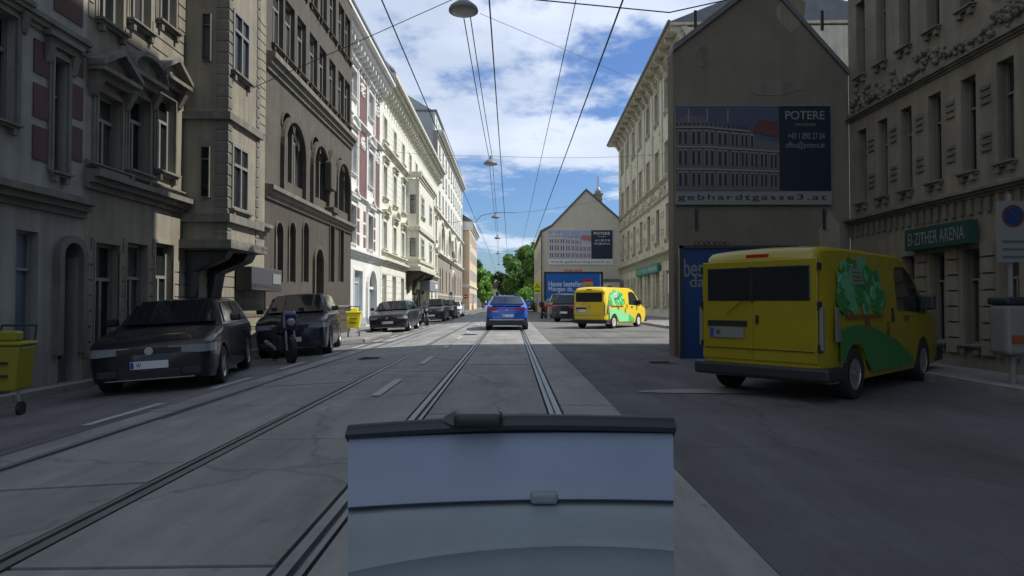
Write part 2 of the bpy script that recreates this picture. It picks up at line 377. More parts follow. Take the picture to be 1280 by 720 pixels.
def pediment(par, u0, u1, z, m, kind='flat', d=.28, h=.5):
    W = round(u1-u0, 3)
    def f():
        b = MB(); a, e = -.24, W+.24
        b.box(a+.06, e-.06, -d*.5, 0, 0, .12).box(a, e, -d, 0, .121, .2)
        for x in (a+.04, e-.18): b.prism_x([(0, -.34), (-d*.25, -.30), (-d*.75, 0), (0, 0)], x, x+.14)
        if kind == 'tri':
            b.prism_y([(a, .201), (e, .201), (W/2, h+.2)], -d*.45, 0)
            for sgn in (0, 1):
                x0, x1 = (a-.02, W/2) if not sgn else (e+.02, W/2)
                b.add([(x0, -d*1.05, .205), (x0, 0, .205), (x0, -d*1.05, .31), (x0, 0, .31), (x1, -d*1.05, h+.205), (x1, 0, h+.205), (x1, -d*1.05, h+.31), (x1, 0, h+.31)],
                      [(0, 1, 5, 4), (2, 6, 7, 3), (0, 4, 6, 2), (1, 3, 7, 5), (0, 2, 3, 1), (4, 5, 7, 6)])
        if kind == 'seg':
            n = 10; P = [(W/2-(e-a)/2*math.cos(math.pi*k/n), .2+h*math.sin(math.pi*k/n)) for k in range(n+1)]
            b.prism_y(P, -d*.45, 0)
            for k in range(n):
                (xa, za), (xb, zb) = P[k], P[k+1]
                b.add([(xa, -d, za), (xa, 0, za), (xb, 0, zb), (xb, -d, zb), (xa, -d, za+.1), (xa, 0, za+.1), (xb, 0, zb+.1), (xb, -d, zb+.1)],
                      [(0, 1, 2, 3), (4, 7, 6, 5), (0, 3, 7, 4), (1, 5, 6, 2), (0, 4, 5, 1), (3, 2, 6, 7)])
        return b.build('pediment', m)
    return inst(cached(('pd', W, m.name, kind, d, h), f), 'pediment', par, (u0, 0, z))
def cornice(par, u0, u1, z0, z1, out_, m, name='cornice', steps=3, y=0):
    b = MB(); P = [(y, z0)]
    for i in range(steps):
        o = out_*((i+1)/steps)**1.2; za = z0+(z1-z0)*i/steps; zb = z0+(z1-z0)*(i+1)/steps
        P += [(y-o, za+.001), (y-o, zb)]
    P += [(y, z1+.04)]
    b.prism_x(P, u0, u1); return b.build(name, m, par)
def archfill(par, u0, u1, zs, m, d=.2, n=10, pointed=False, y0=0):
    """fills the corners above an arch that springs at zs inside an opening u0..u1 whose top is zs+r"""
    W = round(u1-u0, 3); r = W/2
    def f():
        b = MB(); hh = r*1.0
        P = [(r-r*math.cos(math.pi*k/n/1.0), hh*math.sin(math.pi*k/n)) for k in range(n+1)]
        for k in range(n):
            (xa, za), (xb, zb) = P[k], P[k+1]
            b.add([(xa, 0, za), (xb, 0, zb), (xb, 0, hh+.002), (xa, 0, hh+.002), (xa, d, za), (xb, d, zb), (xb, d, hh+.002), (xa, d, hh+.002)],
                  [(0, 1, 2, 3), (7, 6, 5, 4), (0, 4, 5, 1), (3, 2, 6, 7), (0, 3, 7, 4), (1, 5, 6, 2)])
        return b.build('arch', m)
    return inst(cached(('af', W, m.name, d), f), 'arch', par, (u0, y0, zs))
def archmould(par, u0, u1, zs, m, t=.14, d=.09, zb=None, n=12):
    W = round(u1-u0, 3); r = W/2; H = round(zs-(zb if zb is not None else zs), 3)
    def f():
        b = MB()
        for k in range(n):
            a0, a1 = math.pi*k/n, math.pi*(k+1)/n
            q = [(r-rr*math.cos(a), rr*math.sin(a)) for rr, a in ((r, a0), (r, a1), (r+t, a1), (r+t, a0))]
            b.add([(x, -d, z) for x, z in q]+[(x, 0, z) for x, z in q], [(0, 1, 2, 3), (4, 7, 6, 5), (0, 4, 5, 1), (1, 5, 6, 2), (2, 6, 7, 3), (3, 7, 4, 0)])
        if H > .02: b.box(-t, 0, -d, 0, -H, -.001).box(W, W+t, -d, 0, -H, -.001)
        return b.build('arch_moulding', m)
    return inst(cached(('am', W, H, m.name, t, d), f), 'arch_moulding', par, (u0, 0, zs))
def walls(par, W, D, z0, H, ops, m, name='wall', depth=.3, side=True, msplit=None):
    """box of walls with real openings in the front; msplit = list of (zsplit, material) above zsplit"""
    us = sorted(set([0, W]+[round(a, 4) for o in ops for a in o[:2]])); zs = sorted(set([z0, H]+[round(a, 4) for o in ops for a in o[2:4]]+[a for a, _ in (msplit or [])]))
    b = MB(); mats = [m]+[q for _, q in (msplit or [])]
    def mi(z):
        k = 0
        for i, (a, _) in enumerate(msplit or []):
            if z >= a: k = i+1
        return k
    for j in range(len(zs)-1):
        b.cur = mi((zs[j]+zs[j+1])/2); i = 0
        while i < len(us)-1:
            def solid(i):
                uc, zc = (us[i]+us[i+1])/2, (zs[j]+zs[j+1])/2
                return not any(o[0] < uc < o[1] and o[2] < zc < o[3] for o in ops)
            if not solid(i): i += 1; continue
            k = i
            while k+1 < len(us)-1 and solid(k+1): k += 1
            b.add([(us[i], 0, zs[j]), (us[k+1], 0, zs[j]), (us[k+1], 0, zs[j+1]), (us[i], 0, zs[j+1])], [(0, 1, 2, 3)]); i = k+1
    for o in ops:
        a, c, e, f = o[:4]; b.cur = mi((e+f)/2); d = depth
        b.add([(a, 0, e), (c, 0, e), (c, 0, f), (a, 0, f), (a, d, e), (c, d, e), (c, d, f), (a, d, f)], [(0, 4, 5, 1), (1, 5, 6, 2), (2, 6, 7, 3), (3, 7, 4, 0), (4, 7, 6, 5)])
    b.cur = 0
    if side:
        b.add([(0, 0, z0), (0, D, z0), (0, D, H), (0, 0, H)], [(0, 3, 2, 1)]); b.add([(W, 0, z0), (W, D, z0), (W, D, H), (W, 0, H)], [(0, 1, 2, 3)])
        b.add([(0, D, z0), (W, D, z0), (W, D, H), (0, D, H)], [(0, 3, 2, 1)]); b.add([(0, 0, H), (W, 0, H), (W, D, H), (0, D, H)], [(0, 1, 2, 3)])
    return b.build(name, mats, par, fix=False)
def rustic(par, u0, u1, z0, z1, h, ops, m, d=.025, name='rustication', gap=.035, pad=.0):
    b = MB(); z = z0
    while z+h*.6 < z1:
        za, zb = z, min(z+h-gap, z1)
        blk = sorted([(o[0]-pad, o[1]+pad) for o in ops if o[2] < zb and o[3] > za]); x = u0
        for a, c in blk+[(u1, u1)]:
            if a-x > .06: b.box(x, min(a, u1), -d, 0, za, zb)
            x = max(x, c)
        z += h
    o = b.build(name, m, par, fix=False); o['kind'] = 'stuff'; return o
def brackets(par, us, y0, z0, z1, d, m, wd=.16, name='bracket'):
    def f():
        hh = z1-z0
        return MB().prism_x([(0, 0), (-d*.25, hh*.12), (-d*.45, hh*.55), (-d, hh*.7), (-d, hh), (0, hh)], -wd/2, wd/2).build('bracket', m)
    me = cached(('br', m.name, d, round(z1-z0, 3), wd), f)
    for u in us: inst(me, name, par, (u, y0, z0))

# ------------------------------------------------------------------ ground
def g(x): return 0.0 if x > -2 else -.055*(-2-x)          # the street falls gently towards its left side
def sheet(name, x0, x1, y0, y1, dz, m, kind='structure', label=None):
    xs = sorted(set([x0, x1]+([-2] if x0 < -2 < x1 else []))); b = MB()
    ys = [y0+(y1-y0)*i/8 for i in range(9)]
    for i in range(len(xs)-1):
        for j in range(8):
            a, c = xs[i], xs[i+1]
            b.add([(a, ys[j], g(a)+dz), (c, ys[j], g(c)+dz), (c, ys[j+1], g(c)+dz), (a, ys[j+1], g(a)+dz)], [(0, 1, 2, 3)])
    o = b.build(name, m, fix=False); o['kind'] = kind; return o
b = MB(); b.add([(-3000, -3000, -1.2), (3000, -3000, -1.2), (3000, 3000, -1.2), (-3000, 3000, -1.2)], [(0, 1, 2, 3)])
b.build('ground', M_ground, fix=False, kind='structure')
sheet('road_base', -9, 8, -12, 175, -.055, M_bit)
sheet('asphalt_lane', 1.165, 30, -12, 175, 0, M_asph)
sheet('grey_asphalt_lane', 1.17, 30, 18.6, 62, .004, M_asph2)
sheet('parking_lane', -9, -4.36, -12, 175, 0, M_asph2)
# concrete track slabs, one object each, rails between them
bed = bpy.data.objects.new('tram_track', None); C.objects.link(bed); bed['kind'] = 'structure'
cols = [(-4.35, -4.00), (-3.82, -2.43), (-2.25, -1.06), (-.88, .385), (.565, 1.16)]
offs = [.9, .2, 1.5, .0, .55]
def slabmesh(x0, x1, Ln):
    b = MB(); w_ = x1-x0; g0, g1 = g(x0), g(x1)
    v = [(0, 0, g0-.12), (w_, 0, g1-.12), (w_, Ln, g1-.12), (0, Ln, g0-.12), (0, 0, g0), (w_, 0, g1), (w_, Ln, g1), (0, Ln, g0)]
    b.add(v, [(0,3,2,1),(4,5,6,7),(0,1,5,4),(1,2,6,5),(2,3,7,6),(3,0,4,7)])
    o = b.build('concrete_slab', M_conc); me = o.data; bpy.data.objects.remove(o); return me
for (x0, x1), of in zip(cols, offs):
    me = slabmesh(x0, x1, 2.68); y = -4.0+of
    while y < 42:
        inst(me, 'concrete_slab', bed, (x0, y, random.uniform(-.004, .004))); y += 2.705
    me = slabmesh(x0, x1, 170-y); inst(me, 'concrete_slab', bed, (x0, y, 0))
for xr, sg in ((-3.91, 1), (-2.34, -1), (-.97, 1), (.475, -1)):     # groove rails: head outside, lip inside
    z = g(xr); b = MB()
    a = xr-.012*sg
    if sg > 0: b.box(xr-.062, xr-.002, -5, 170, z-.12, z+.003).box(xr+.036, xr+.066, -5, 170, z-.12, z+.001).box(xr-.002, xr+.036, -5, 170, z-.12, z-.035)
    else: b.box(xr+.002, xr+.062, -5, 170, z-.12, z+.003).box(xr-.066, xr-.036, -5, 170, z-.12, z+.001).box(xr-.036, xr+.002, -5, 170, z-.12, z-.035)
    b.build('rail', M_steel, bed, fix=False)
# markings
mk = bpy.data.objects.new('road_marking', None); C.objects.link(mk); mk['kind'] = 'structure'
for k in range(12):
    y0 = 8.1+k*4.15
    b = MB(); b.add([(-1.77, y0, .006), (-1.65, y0, .006), (-1.65, y0+1.75, .006), (-1.77, y0+1.75, .006)], [(0, 1, 2, 3)]); b.build('lane_dash', M_mark, mk, fix=False)
for k in range(14):
    y0 = 4+k*2.9
    b = MB(); b.add([(-4.62, y0, g(-4.62)+.006), (-4.50, y0, g(-4.5)+.006), (-4.50, y0+1.5, g(-4.5)+.006), (-4.62, y0+1.5, g(-4.62)+.006)], [(0, 1, 2, 3)]); b.build('parking_dash', M_mark, mk, fix=False)
# asphalt patches
for i, (x, y, a, c) in enumerate([(-5.2, 21, 1.5, .35), (3.4, 21.5, 1.8, .5), (5, 26, 2.5, .7), (2.6, 8.5, .9, .25)]):
    n = 14; P = [(x+a*math.cos(2*math.pi*k/n)*random.uniform(.8, 1.1), y+c*math.sin(2*math.pi*k/n)*random.uniform(.8, 1.1)) for k in range(n)]
    b = MB(); b.add([(p, q, g(p)+.009) for p, q in P], [tuple(range(n))]); b.build('asphalt_patch', M_walk if i == 3 else M_asph, mk, fix=False)
for (x, y, rr_) in ((-1.5, 23.5, .32), (2.9, 12.5, .3), (-3.1, 14.2, .28)):
    z = g(x)+.007; o = MB().lathe([(rr_, -.02), (rr_, 0), (rr_-.03, .001)], 24, (x, y, z)).build('manhole_cover', M_rubg, mk)
    for k in range(5): MB().box(-.2, .2, -.012, .012, 0, .006).build('cover_rib', M_bit, o, (x, y-.16+.08*k, z+.001))
# pavements with kerb stones
def pavement(name, poly, dz, hh=.12):
    b = MB(); n = len(poly); top = [(x, y, g(x)+hh) for x, y in poly]; bot = [(x, y, g(x)-.3) for x, y in poly]
    b.add(top+bot, [tuple(range(n))]+[(i, i+n, (i+1) % n+n, (i+1) % n) for i in range(n)])
    return b.build(name, M_walk, kind='structure')
def kerb(par, pts, hh=.125, wd=.16):
    for (xa, ya), (xb, yb) in zip(pts[:-1], pts[1:]):
        d = math.hypot(xb-xa, yb-ya); n = max(1, int(d/1.0)); an = math.atan2(yb-ya, xb-xa); st = d/n
        def f(): return MB().box(.01, st-.01, -wd/2, wd/2, -.3, 0).build('kerb_stone', M_kerb, bevel=0)
        me = cached(('k', round(st, 3), wd), f)
        for k in range(n):
            x = xa+(xb-xa)*k/n; y = ya+(yb-ya)*k/n; xm = xa+(xb-xa)*(k+.5)/n
            inst(me, 'kerb_stone', par, (x, y, g(xm)+hh+random.uniform(-.004, .004)), (0, 0, an))
pl = pavement('left_pavement', [(-9.5, -12), (-7.32, -12), (-7.32, 19.9), (-4.95, 21.4), (-4.95, 26.2), (-6.62, 27.6), (-6.62, 110), (-5.2, 116), (-5.2, 175), (-9.5, 175)], 0)
kerb(pl, [(-7.32, 2), (-7.32, 19.9), (-4.95, 21.4), (-4.95, 26.2), (-6.62, 27.6), (-6.62, 75)])
pr = pavement('corner_pavement', [(7.1, 28.9), (7.9, 28.2), (30, 28.2), (30, 36), (12, 70), (8.9, 69), (8.2, 60), (7.9, 42), (7.1, 35)], 0)
kerb(pr, [(22, 28.2), (7.9, 28.2), (7.1, 28.9), (7.1, 35), (7.9, 42), (8.2, 60)])
pn = pavement('near_right_pavement', [(6.3, -10), (7.5, -10), (7.5, 14), (4.2, 14), (4.2, 13.3), (6.3, 12.6)], 0)
kerb(pn, [(6.3, 2), (6.3, 12.6), (4.2, 13.3)])

# pixel -> place on a facade
XL = -8.5
def YL(x): return -XL*F/(CX-x)
def ZL(x, y): return CH+(CY-y)/(CX-x)*(-XL)

# ================================================================== LEFT ROW
# ---- B1 white and red-brown house
Y0 = 27.6; t = thing('apartment_house', 'white and red-brown stucco house with pale blue shop door, nearest in the sunlit row', 'house', (XL, Y0, 0), R(90))
W = 41.6-Y0; ops = []; wn = []
for yc in (34.15, 38.4, 29.9):
    for (a, c) in ((4.33, 6.4), (8.1, 10.2), (12.2, 13.75)): wn.append((yc-.65-Y0, yc+.65-Y0, a, c))
gd = [(34.6-Y0, 36.5-Y0, .35, 2.95), (37.75-Y0, 39.9-Y0, -.2, 3.1), (30-Y0, 32-Y0, .35, 2.95)]
walls(t, W, 11, -.8, 14.3, wn+gd, M_white)
for (a, c, e, f) in wn:
    window(t, a, c, e, f, M_frw if e > 5 else M_frb, M_glass); sill(t, a, c, e, M_trimw); surround(t, a, c, e, f, M_trimw, .2, .09)
    pediment(t, a, c, f+.28, M_trimw, 'tri' if e < 5 else ('seg' if e < 9 else 'flat'), .25, .45)
for yc in (32.05, 36.3, 40.5, 27.75):                      # red-brown panels between the windows
    for (z0, z1) in ((4.35, 4.95), (5.1, 5.7), (5.85, 6.45)):
        for s in (-.78, .78):
            u = yc+s-Y0
            if 0 < u-.3 and u+.3 < W-.5: MB().box(u-.28, u+.28, -.02, 0, z0, z1).build('red_panel', M_red, t, fix=False)
    for (z0, z1) in ((7.1, 10.9), (11.5, 13.9)):
        ua, ub = max(.1, yc-1.15-Y0), min(W-.55, yc+1.15-Y0)
        MB().box(ua, ub, -.02, 0, z0, z1).build('red_panel', M_red, t, fix=False)
        for u in (ua+.1, ub-.1): MB().box(u-.1, u+.1, -.09, -.02, z0, z1).build('pilaster', M_trimw, t, fix=False)
        b = MB()                                            # stucco festoon
        for k in range(26): 
            u = (ua+ub)/2+random.uniform(-.5, .5); z = z1-.6+random.uniform(-.35, .3); r = random.uniform(.06, .13)
            b.lathe([(.001, -r), (r*.8, -r*.5), (r, 0), (r*.8, r*.5), (.001, r)], 6, (u, -.03, z), 'y')
        b.build('stucco_ornament', M_trimw, t, fix=False, kind='stuff')
MB().box(W-.5, W-.02, -.07, 0, 4.2, 14.2).build('corner_pilaster', M_trimw, t)
cornice(t, 0, W, 3.65, 4.05, .35, M_trimw); cornice(t, 0, W, 6.95, 7.1, .18, M_trimw); cornice(t, 0, W, 10.95, 11.2, .25, M_trimw)
cornice(t, -.1, W+.1, 14.3, 15.6, .95, M_trimw, 'eaves_cornice', 4)
brackets(t, [i*.72+.3 for i in range(int(W/.72))], -.05, 14.05, 14.75, .55, M_trimw, .2)
MB().prism_x([(-1.0, 15.65), (6, 19.5), (11, 16), (11, 15.5), (-1, 15.5)], 0, W).build('roof', M_roof, t)
a, c, e, f = gd[0]; window(t, a, c, e, f, M_frw, M_bluedoor, .2, 'bar', 'shop_door'); surround(t, a, c, e, f, M_trimw, .12, .05)
a, c, e, f = gd[2]; window(t, a, c, e, f, M_frw, M_bluedoor, .2, 'bar', 'shop_window')
a, c, e, f = gd[1]; archfill(t, a, c, f-(c-a)/2, M_trimw); archmould(t, a, c, f-(c-a)/2, M_trimw, .3, .16, .2)
d = MB().box(a+.02, c-.02, 0, .08, -.2, f-.02).build('entrance_door', M_curt, t, (0, .22, 0)); MB().box(a+.25, c-.25, -.02, 0, .2, 1.9).build('door_panel', M_bluedoor, d)
MB().box(a-.1, c+.1, -.12, 0, 1.98, 2.14).build('door_transom', M_trimw, t, (0, .18, 0))
MB().box(0, gd[1][0]-.32, -.04, 0, -.6, .32).build('plinth', M_plinth, t, fix=False); MB().box(gd[1][1]+.32, W, -.04, 0, -.6, .32).build('plinth', M_plinth, t, fix=False)

# ---- B2 pale yellow house with oriel
Y0 = 41.6; W = 74-Y0; t = thing('apartment_house', 'pale yellow stucco house with pedimented windows and a two storey oriel over a shop', 'house', (XL, Y0, 0), R(90))
bays = [42.9, 46.5, 50.1, 53.6, 57.1, 60.7, 64.9, 68.6, 72.2]; OR0, OR1 = 51.7, 61.9
wn = []
for i, yc in enumerate(bays):
    u = yc-Y0
    wn.append((u-.55, u+.55, 12.0, 13.6))
    if not OR0-.3 < yc < OR1+.3:
        wn.append((u-.6, u+.6, 8.2, 10.35)); wn.append((u-.6, u+.6, 4.75, 6.6))
        wn.append((u-.75, u+.75, .35, 3.05))
shop = [(55.0-Y0, 62.0-Y0, -.2, 2.4)]
walls(t, W, 12, -.8, 15.0, wn+shop, M_yel)
for (a, c, e, f) in wn:
    if e < 1: window(t, a, c, e, f, M_frw, M_curt, .22, 'tee'); sill(t, a, c, e, M_yelt, .08); continue
    window(t, a, c, e, f, M_frw, M_glass); sill(t, a, c, e, M_yelt, .26 if e > 5 else .2, .16, .14); surround(t, a, c, e, f, M_yel, .16, .07)
    if e < 5: pediment(t, a, c, f+.42, M_yelt, 'seg' if abs((a+c)/2+Y0-46.5) < .1 else 'tri', .34, .5)
    elif e < 9: pediment(t, a, c, f+.34, M_yelt, 'flat', .3)
rustic(t, .05, W-.05, .6, 3.5, .42, wn+shop+[(OR0-Y0-.2, OR0-Y0+4.4, 2.2, 4)], M_yel)
rustic(t, .05, W-.05, 7.95, 11.0, .4, [o for o in wn if o[2] > 7]+[(OR0-Y0, OR1-Y0, 0, 99)], M_yel, pad=.18)
rustic(t, .05, W-.05, 11.9, 14.1, .4, wn, M_yel, pad=.18)
cornice(t, 0, W, 3.7, 4.1, .34, M_yelt); cornice(t, 0, OR0-Y0, 4.35, 4.6, .2, M_yelt); cornice(t, OR1-Y0, W, 4.35, 4.6, .2, M_yelt); cornice(t, 0, W, 11.35, 11.65, .3, M_yelt)
cornice(t, -.05, W, 14.95, 16.2, 1.0, M_yelt, 'eaves_cornice', 5); brackets(t, [i*.9+.35 for i in range(int(W/.9))], -.05, 14.5, 15.1, .55, M_yelt, .18)
b = MB(); b.prism_x([(-.98, 16.25), (-.2, 17.0), (6, 20.2), (12, 17), (12, 16), (-.98, 16.15)], 0, W); b.build('roof', M_roof, t)
for i in range(int(W/1.2)): MB().add([(i*1.2, -.9, 16.36), (i*1.2+.05, -.9, 16.36), (i*1.2+.05, -.2, 17.05), (i*1.2, -.2, 17.05), (i*1.2, -.9, 16.42), (i*1.2+.05, -.9, 16.42), (i*1.2+.05, -.2, 17.11), (i*1.2, -.2, 17.11)], [(0,3,2,1),(4,5,6,7),(0,1,5,4),(1,2,6,5),(2,3,7,6),(3,0,4,7)]).build('roof_seam', M_roof, t, fix=False)
# oriel: a box standing 1.03 m proud, windows on both narrow side and front
oa, oc, od = OR0-Y0, OR1-Y0, 1.03
ori = MB().box(oa, oc, -od, 0, 4.05, 11.2).build('oriel', M_yel, t)
cornice(ori, oa-.12, oc+.12, 11.15, 11.75, .28, M_yelt, 'oriel_cornice', 3, -od)
MB().box(oa-.3, oa, -od-.25, 0, 11.3, 11.74).build('oriel_cornice', M_yelt, ori)
for z0, z1, o_ in ((7.0, 7.35, .16), (4.45, 4.7, .14), (3.75, 4.1, .22)):
    MB().box(oa-o_, oc+o_, -od-o_, 0, z0, z1).build('oriel_band', M_yelt, ori)
for z0 in (4.8+.05, 8.35):
    z1 = z0+1.65
    window(ori, oa+1.3, oa+3.1, z0, z1, M_frw, M_curt, -od-.05, 'cross'); surround(ori, oa+1.3, oa+3.1, z0, z1, M_yelt, .18, .06).location.y = -od
    sill(ori, oa+1.3, oa+3.1, z0, M_yelt, .2, .14).location.y = -od
    window(ori, oc-3.4, oc-1.9, z0, z1, M_frw, M_curt, -od-.05, 'cross'); surround(ori, oc-3.4, oc-1.9, z0, z1, M_yelt, .18, .06).location.y = -od
    # narrow window on the side that faces the camera
    q = window(ori, 0, .42, 0, 1.5, M_frb, M_glass, 0, 'bar'); q.rotation_euler = (0, 0, R(-90)); q.location = (oa-.08, -.34, z0+.05)
    MB().box(-.05, 0, -.42-.32, -.42-.26+.0, 0, 1.5).build('jamb', M_yelt, ori, (oa, .0, z0+.05))
rb = MB()
for z in [4.8+.38*i for i in range(17)]:
    if 7.0 < z+.3 and z < 7.35: continue
    rb.box(oa-.02, oa, -od+.02, -.84, z, z+.34); rb.box(oa-.02, oa+.35, -od-.03, -od+.02, z, z+.34); rb.box(oc-.35, oc+.02, -od-.03, -od+.02, z, z+.34)
rb.build('rustication', M_yelt, ori, fix=False, kind='stuff')
for u in (oa+.35, oa+3.5, oc-1.2):                                # heavy dark corbels under the oriel
    MB().prism_x([(0, 1.9), (-.18, 2.0), (-.35, 2.9), (-.95, 3.35), (-od-.1, 3.74), (0, 3.74)], u, u+.75).build('corbel', M_brown, t, bevel=.03)
MB().prism_x([(0, 3.1), (-od, 3.62), (-od, 3.745), (0, 3.745)], oa+1.1, oc-1.2).build('oriel_soffit', M_brown, t)
window(t, shop[0][0]+.1, shop[0][0]+3.2, -.2, 2.35, M_frb, M_glass, .25, 'tee', 'shop_window'); window(t, shop[0][0]+3.5, shop[0][1]-.1, -.2, 2.35, M_frb, M_glass, .25, 'tee', 'shop_window')
s_ = MB().box(59.8-Y0, 67-Y0, -.95, -.05, 2.25, 3.25).build('shop_fascia', mat('grey_blue_fascia', (.24, .25, .29), .6), t, bevel=.03)
MB().box(63.8-Y0, 65.9-Y0, -.975, -.951, 2.55, 3.0).build('fascia_plate', M_signw, s_)
MB().box(0, OR0-Y0, -.05, 0, -.6, .3).build('plinth', M_plinth, t, fix=False)

# ---- B3 tall cream house with arches
Y0 = 74; W = 112-Y0; t = thing('apartment_house', 'tall cream house with grey-brown arched ground floor and blank grey side wall', 'house', (XL, Y0, 0), R(90))
lo = [74.9+2.0, 79.6, 84.2, 88.6, 98.3, 102.9, 107.5]; ops = []
for y in lo: ops.append((y-.55-Y0, y+.55-Y0, 2.6, 5.4, 'lo'))
ops.append((92.6-Y0, 94.8-Y0, -.2, 5.6, 'door'))
for y in (78.2, 86.8, 95.8, 105): 
    for s in (-1.25, 1.25): ops.append((y+s-.95-Y0, y+s+.95-Y0, 7.6, 10.4, 'big'))
for k in range(10):
    y = 76+k*3.75
    for z0, z1 in ((12.4, 14.4), (15.6, 17.3), (18.3, 19.9)): ops.append((y-.6-Y0, y+.6-Y0, z0, z1, 'up'))
walls(t, W, 13, -.8, 21.2, ops, M_b3low, msplit=[(6.9, M_b3)])
for (a, c, e, f, k) in ops:
    if k == 'door': MB().box(a, c, 0, .1, e, f).build('entrance_door', M_brown, t, (0, .22, 0)); archfill(t, a, c, f-(c-a)/2, M_b3low); archmould(t, a, c, f-(c-a)/2, M_yelt, .3, .2, 0); continue
    window(t, a, c, e, f, M_frw if k != 'lo' else M_frg, M_glass, .2, 'cross' if k != 'lo' else 'bar')
    if k == 'lo': archfill(t, a, c, f-(c-a)/2, M_b3low); sill(t, a, c, e, M_yelt)
    if k == 'big': archfill(t, a, c, f-(c-a)/2, M_b3)
    if k == 'up': sill(t, a, c, e, M_b3); surround(t, a, c, e, f, M_b3, .12, .04)
for y in (78.2, 86.8, 95.8, 105): archmould(t, y-2.6-Y0, y+2.6-Y0, 8.35, M_yelt, .28, .2, 7.2, 16)
cornice(t, 0, W, 6.6, 7.0, .35, M_yelt); cornice(t, 0, W, 11.1, 11.6, .35, M_yelt); cornice(t, 0, W, 1.9, 2.1, .1, M_yelt); cornice(t, -.05, W, 20.5, 21.2, .7, M_b3, 'eaves_cornice')
MB().box(0, W, .3, 13, 21.25, 23.4).build('attic', M_b3, t, fix=False)
for k in range(16): MB().box(1+k*2.3, 2.0+k*2.3, -.03, 0, 21.7, 22.9).build('attic_window', M_glass, t, (0, .3, 0), fix=False)
MB().box(-.1, W, .1, 13, 23.401, 23.6).build('attic_roof', M_roof, t)
MB().add([(-.02, .55, 10), (-.02, 12, 10), (-.02, 12, 29.5), (-.02, 5, 26.2), (-.02, .55, 23.5), (.4, .55, 10), (.4, 12, 10), (.4, 12, 29.5), (.4, 5, 26.2), (.4, .55, 23.5)],
         [(0, 1, 2, 3, 4), (9, 8, 7, 6, 5), (0, 5, 6, 1), (1, 6, 7, 2), (2, 7, 8, 3), (3, 8, 9, 4), (4, 9, 5, 0)]).build('party_wall', M_b3par, t)
MB().prism_x([(.5, 23.6), (5, 26.0), (12, 29.3), (13, 23.5)], .45, W).build('roof', M_roof, t)
rl = MB().box(89.2-Y0, 91.4-Y0, -.9, 0, 6.9, 7.3).prism_y([(89.4-Y0, 8.3), (91.2-Y0, 8.3), (91.3-Y0, 9.8), (90.3-Y0, 10.8), (89.3-Y0, 9.8)], -.55, 0).build('shield_relief', M_yelt, t, bevel=.08)
MB().lathe([(.001, -.6), (.32, -.4), (.38, .1), (.2, .4), (.001, .55)], 10, (90.3-Y0, -.45, 7.9)).build('carved_figure', M_b3low, rl, smooth=True)

# ---- B4 peach house
Y0 = 113; t = thing('apartment_house', 'peach coloured house with white facade strips, farthest of the left row', 'house', (-7.3, Y0, 0), R(90))
W = 24; ops = [(2.2+k*3.2-.5, 2.2+k*3.2+.5, z, z+1.8) for k in range(7) for z in (1.0, 5.2, 8.6, 11.8)]
walls(t, W, 10, -.8, 15.0, ops, M_peach)
for (a, c, e, f) in ops: window(t, a, c, e, f, M_frw, M_glass, .18, 'bar'); surround(t, a, c, e, f, M_trimw, .3, .08)
cornice(t, -.2, W, 14.4, 15.5, .7, M_trimw, 'eaves_cornice'); cornice(t, 0, W, 3.8, 4.2, .25, M_trimw); MB().box(-.12, 0, -.02, 3, 3.8, 4.2).build('band', M_trimw, t)
MB().box(-.25, -.001, -.5, 9.5, 14.0, 15.5).build('end_cornice', M_trimw, t)
MB().prism_x([(-.6, 15.6), (4, 18.6), (10, 16), (10, 15.4)], 0, W).build('roof', M_roof, t)

# ================================================================== RIGHT ROW
# ---- R1 ochre-grey house (rotated a little)
an = R(-90)-math.atan(.02925); t = thing('apartment_house', 'four storey ochre-grey house with green shop sign and deep eaves on the right corner', 'house', (11.85, 70, 0), an)
def UR(Y): return (70-Y)/math.cos(math.atan(.02925))
W = UR(39.4); bays = [UR(67-3.62*k) for k in range(8)]; ops = []
for u in bays:
    ops += [(u-.62, u+.62, 5.75, 8.25), (u-.62, u+.62, 10.3, 12.65), (u-.62, u+.62, 14.85, 17.2), (u-.75, u+.75, .95, 3.45)]
walls(t, W, 13, -.5, 18.3, ops, M_r1)
for (a, c, e, f) in ops:
    if e < 1: window(t, a, c, e, f, M_frb, M_gld, .28, 'tee'); sill(t, a, c, e, M_r1t, .12); continue
    window(t, a, c, e, f, M_frb, M_glass, .2, 'tee'); sill(t, a, c, e, M_r1t, .2, .14)
    if e > 9: surround(t, a, c, e, f, M_r1t, .16, .07)
    if e > 14:
        MB().box(a-.2, c+.2, -.06, 0, f+.25, f+.85).build('parapet_panel', M_r1t, t, fix=False)
piers = [ (bays[i]+bays[i+1])/2 for i in range(7)]+[bays[-1]+1.35, bays[0]-1.6]
for u in piers:
    for i in range(8): MB().box(u-.62, u+.62, -.12, 0, .35+i*.4, .35+i*.4+.36).build('rusticated_block', M_r1, t, fix=False)
    for z in (6.1, 7.4):
        for q in (-.35, .35):
            for k in range(3): MB().box(u+q-.24, u+q+.24, -.05, 0, z+k*.2, z+k*.2+.1).build('stucco_bar', M_r1t, t, fix=False)
    for k in range(2): MB().box(u-.2, u+.2, -.05, 0, 5.05+k*.18, 5.05+k*.18+.1).build('stucco_bar', M_r1t, t, fix=False)
    b = MB()
    for k in range(30):
        x = u+random.gauss(0, .35); z = random.uniform(13.0, 14.3); r = random.uniform(.05, .12)
        b.lathe([(.001, -r), (r*.8, -r*.5), (r, 0), (.001, r)], 6, (x, -.02, z), 'y')
    b.build('stucco_ornament', M_r1t, t, fix=False, kind='stuff')
    MB().box(u-.3, u+.3, -.08, 0, 10.2, 17.4).build('pilaster_strip', M_r1, t, fix=False)
b = MB()
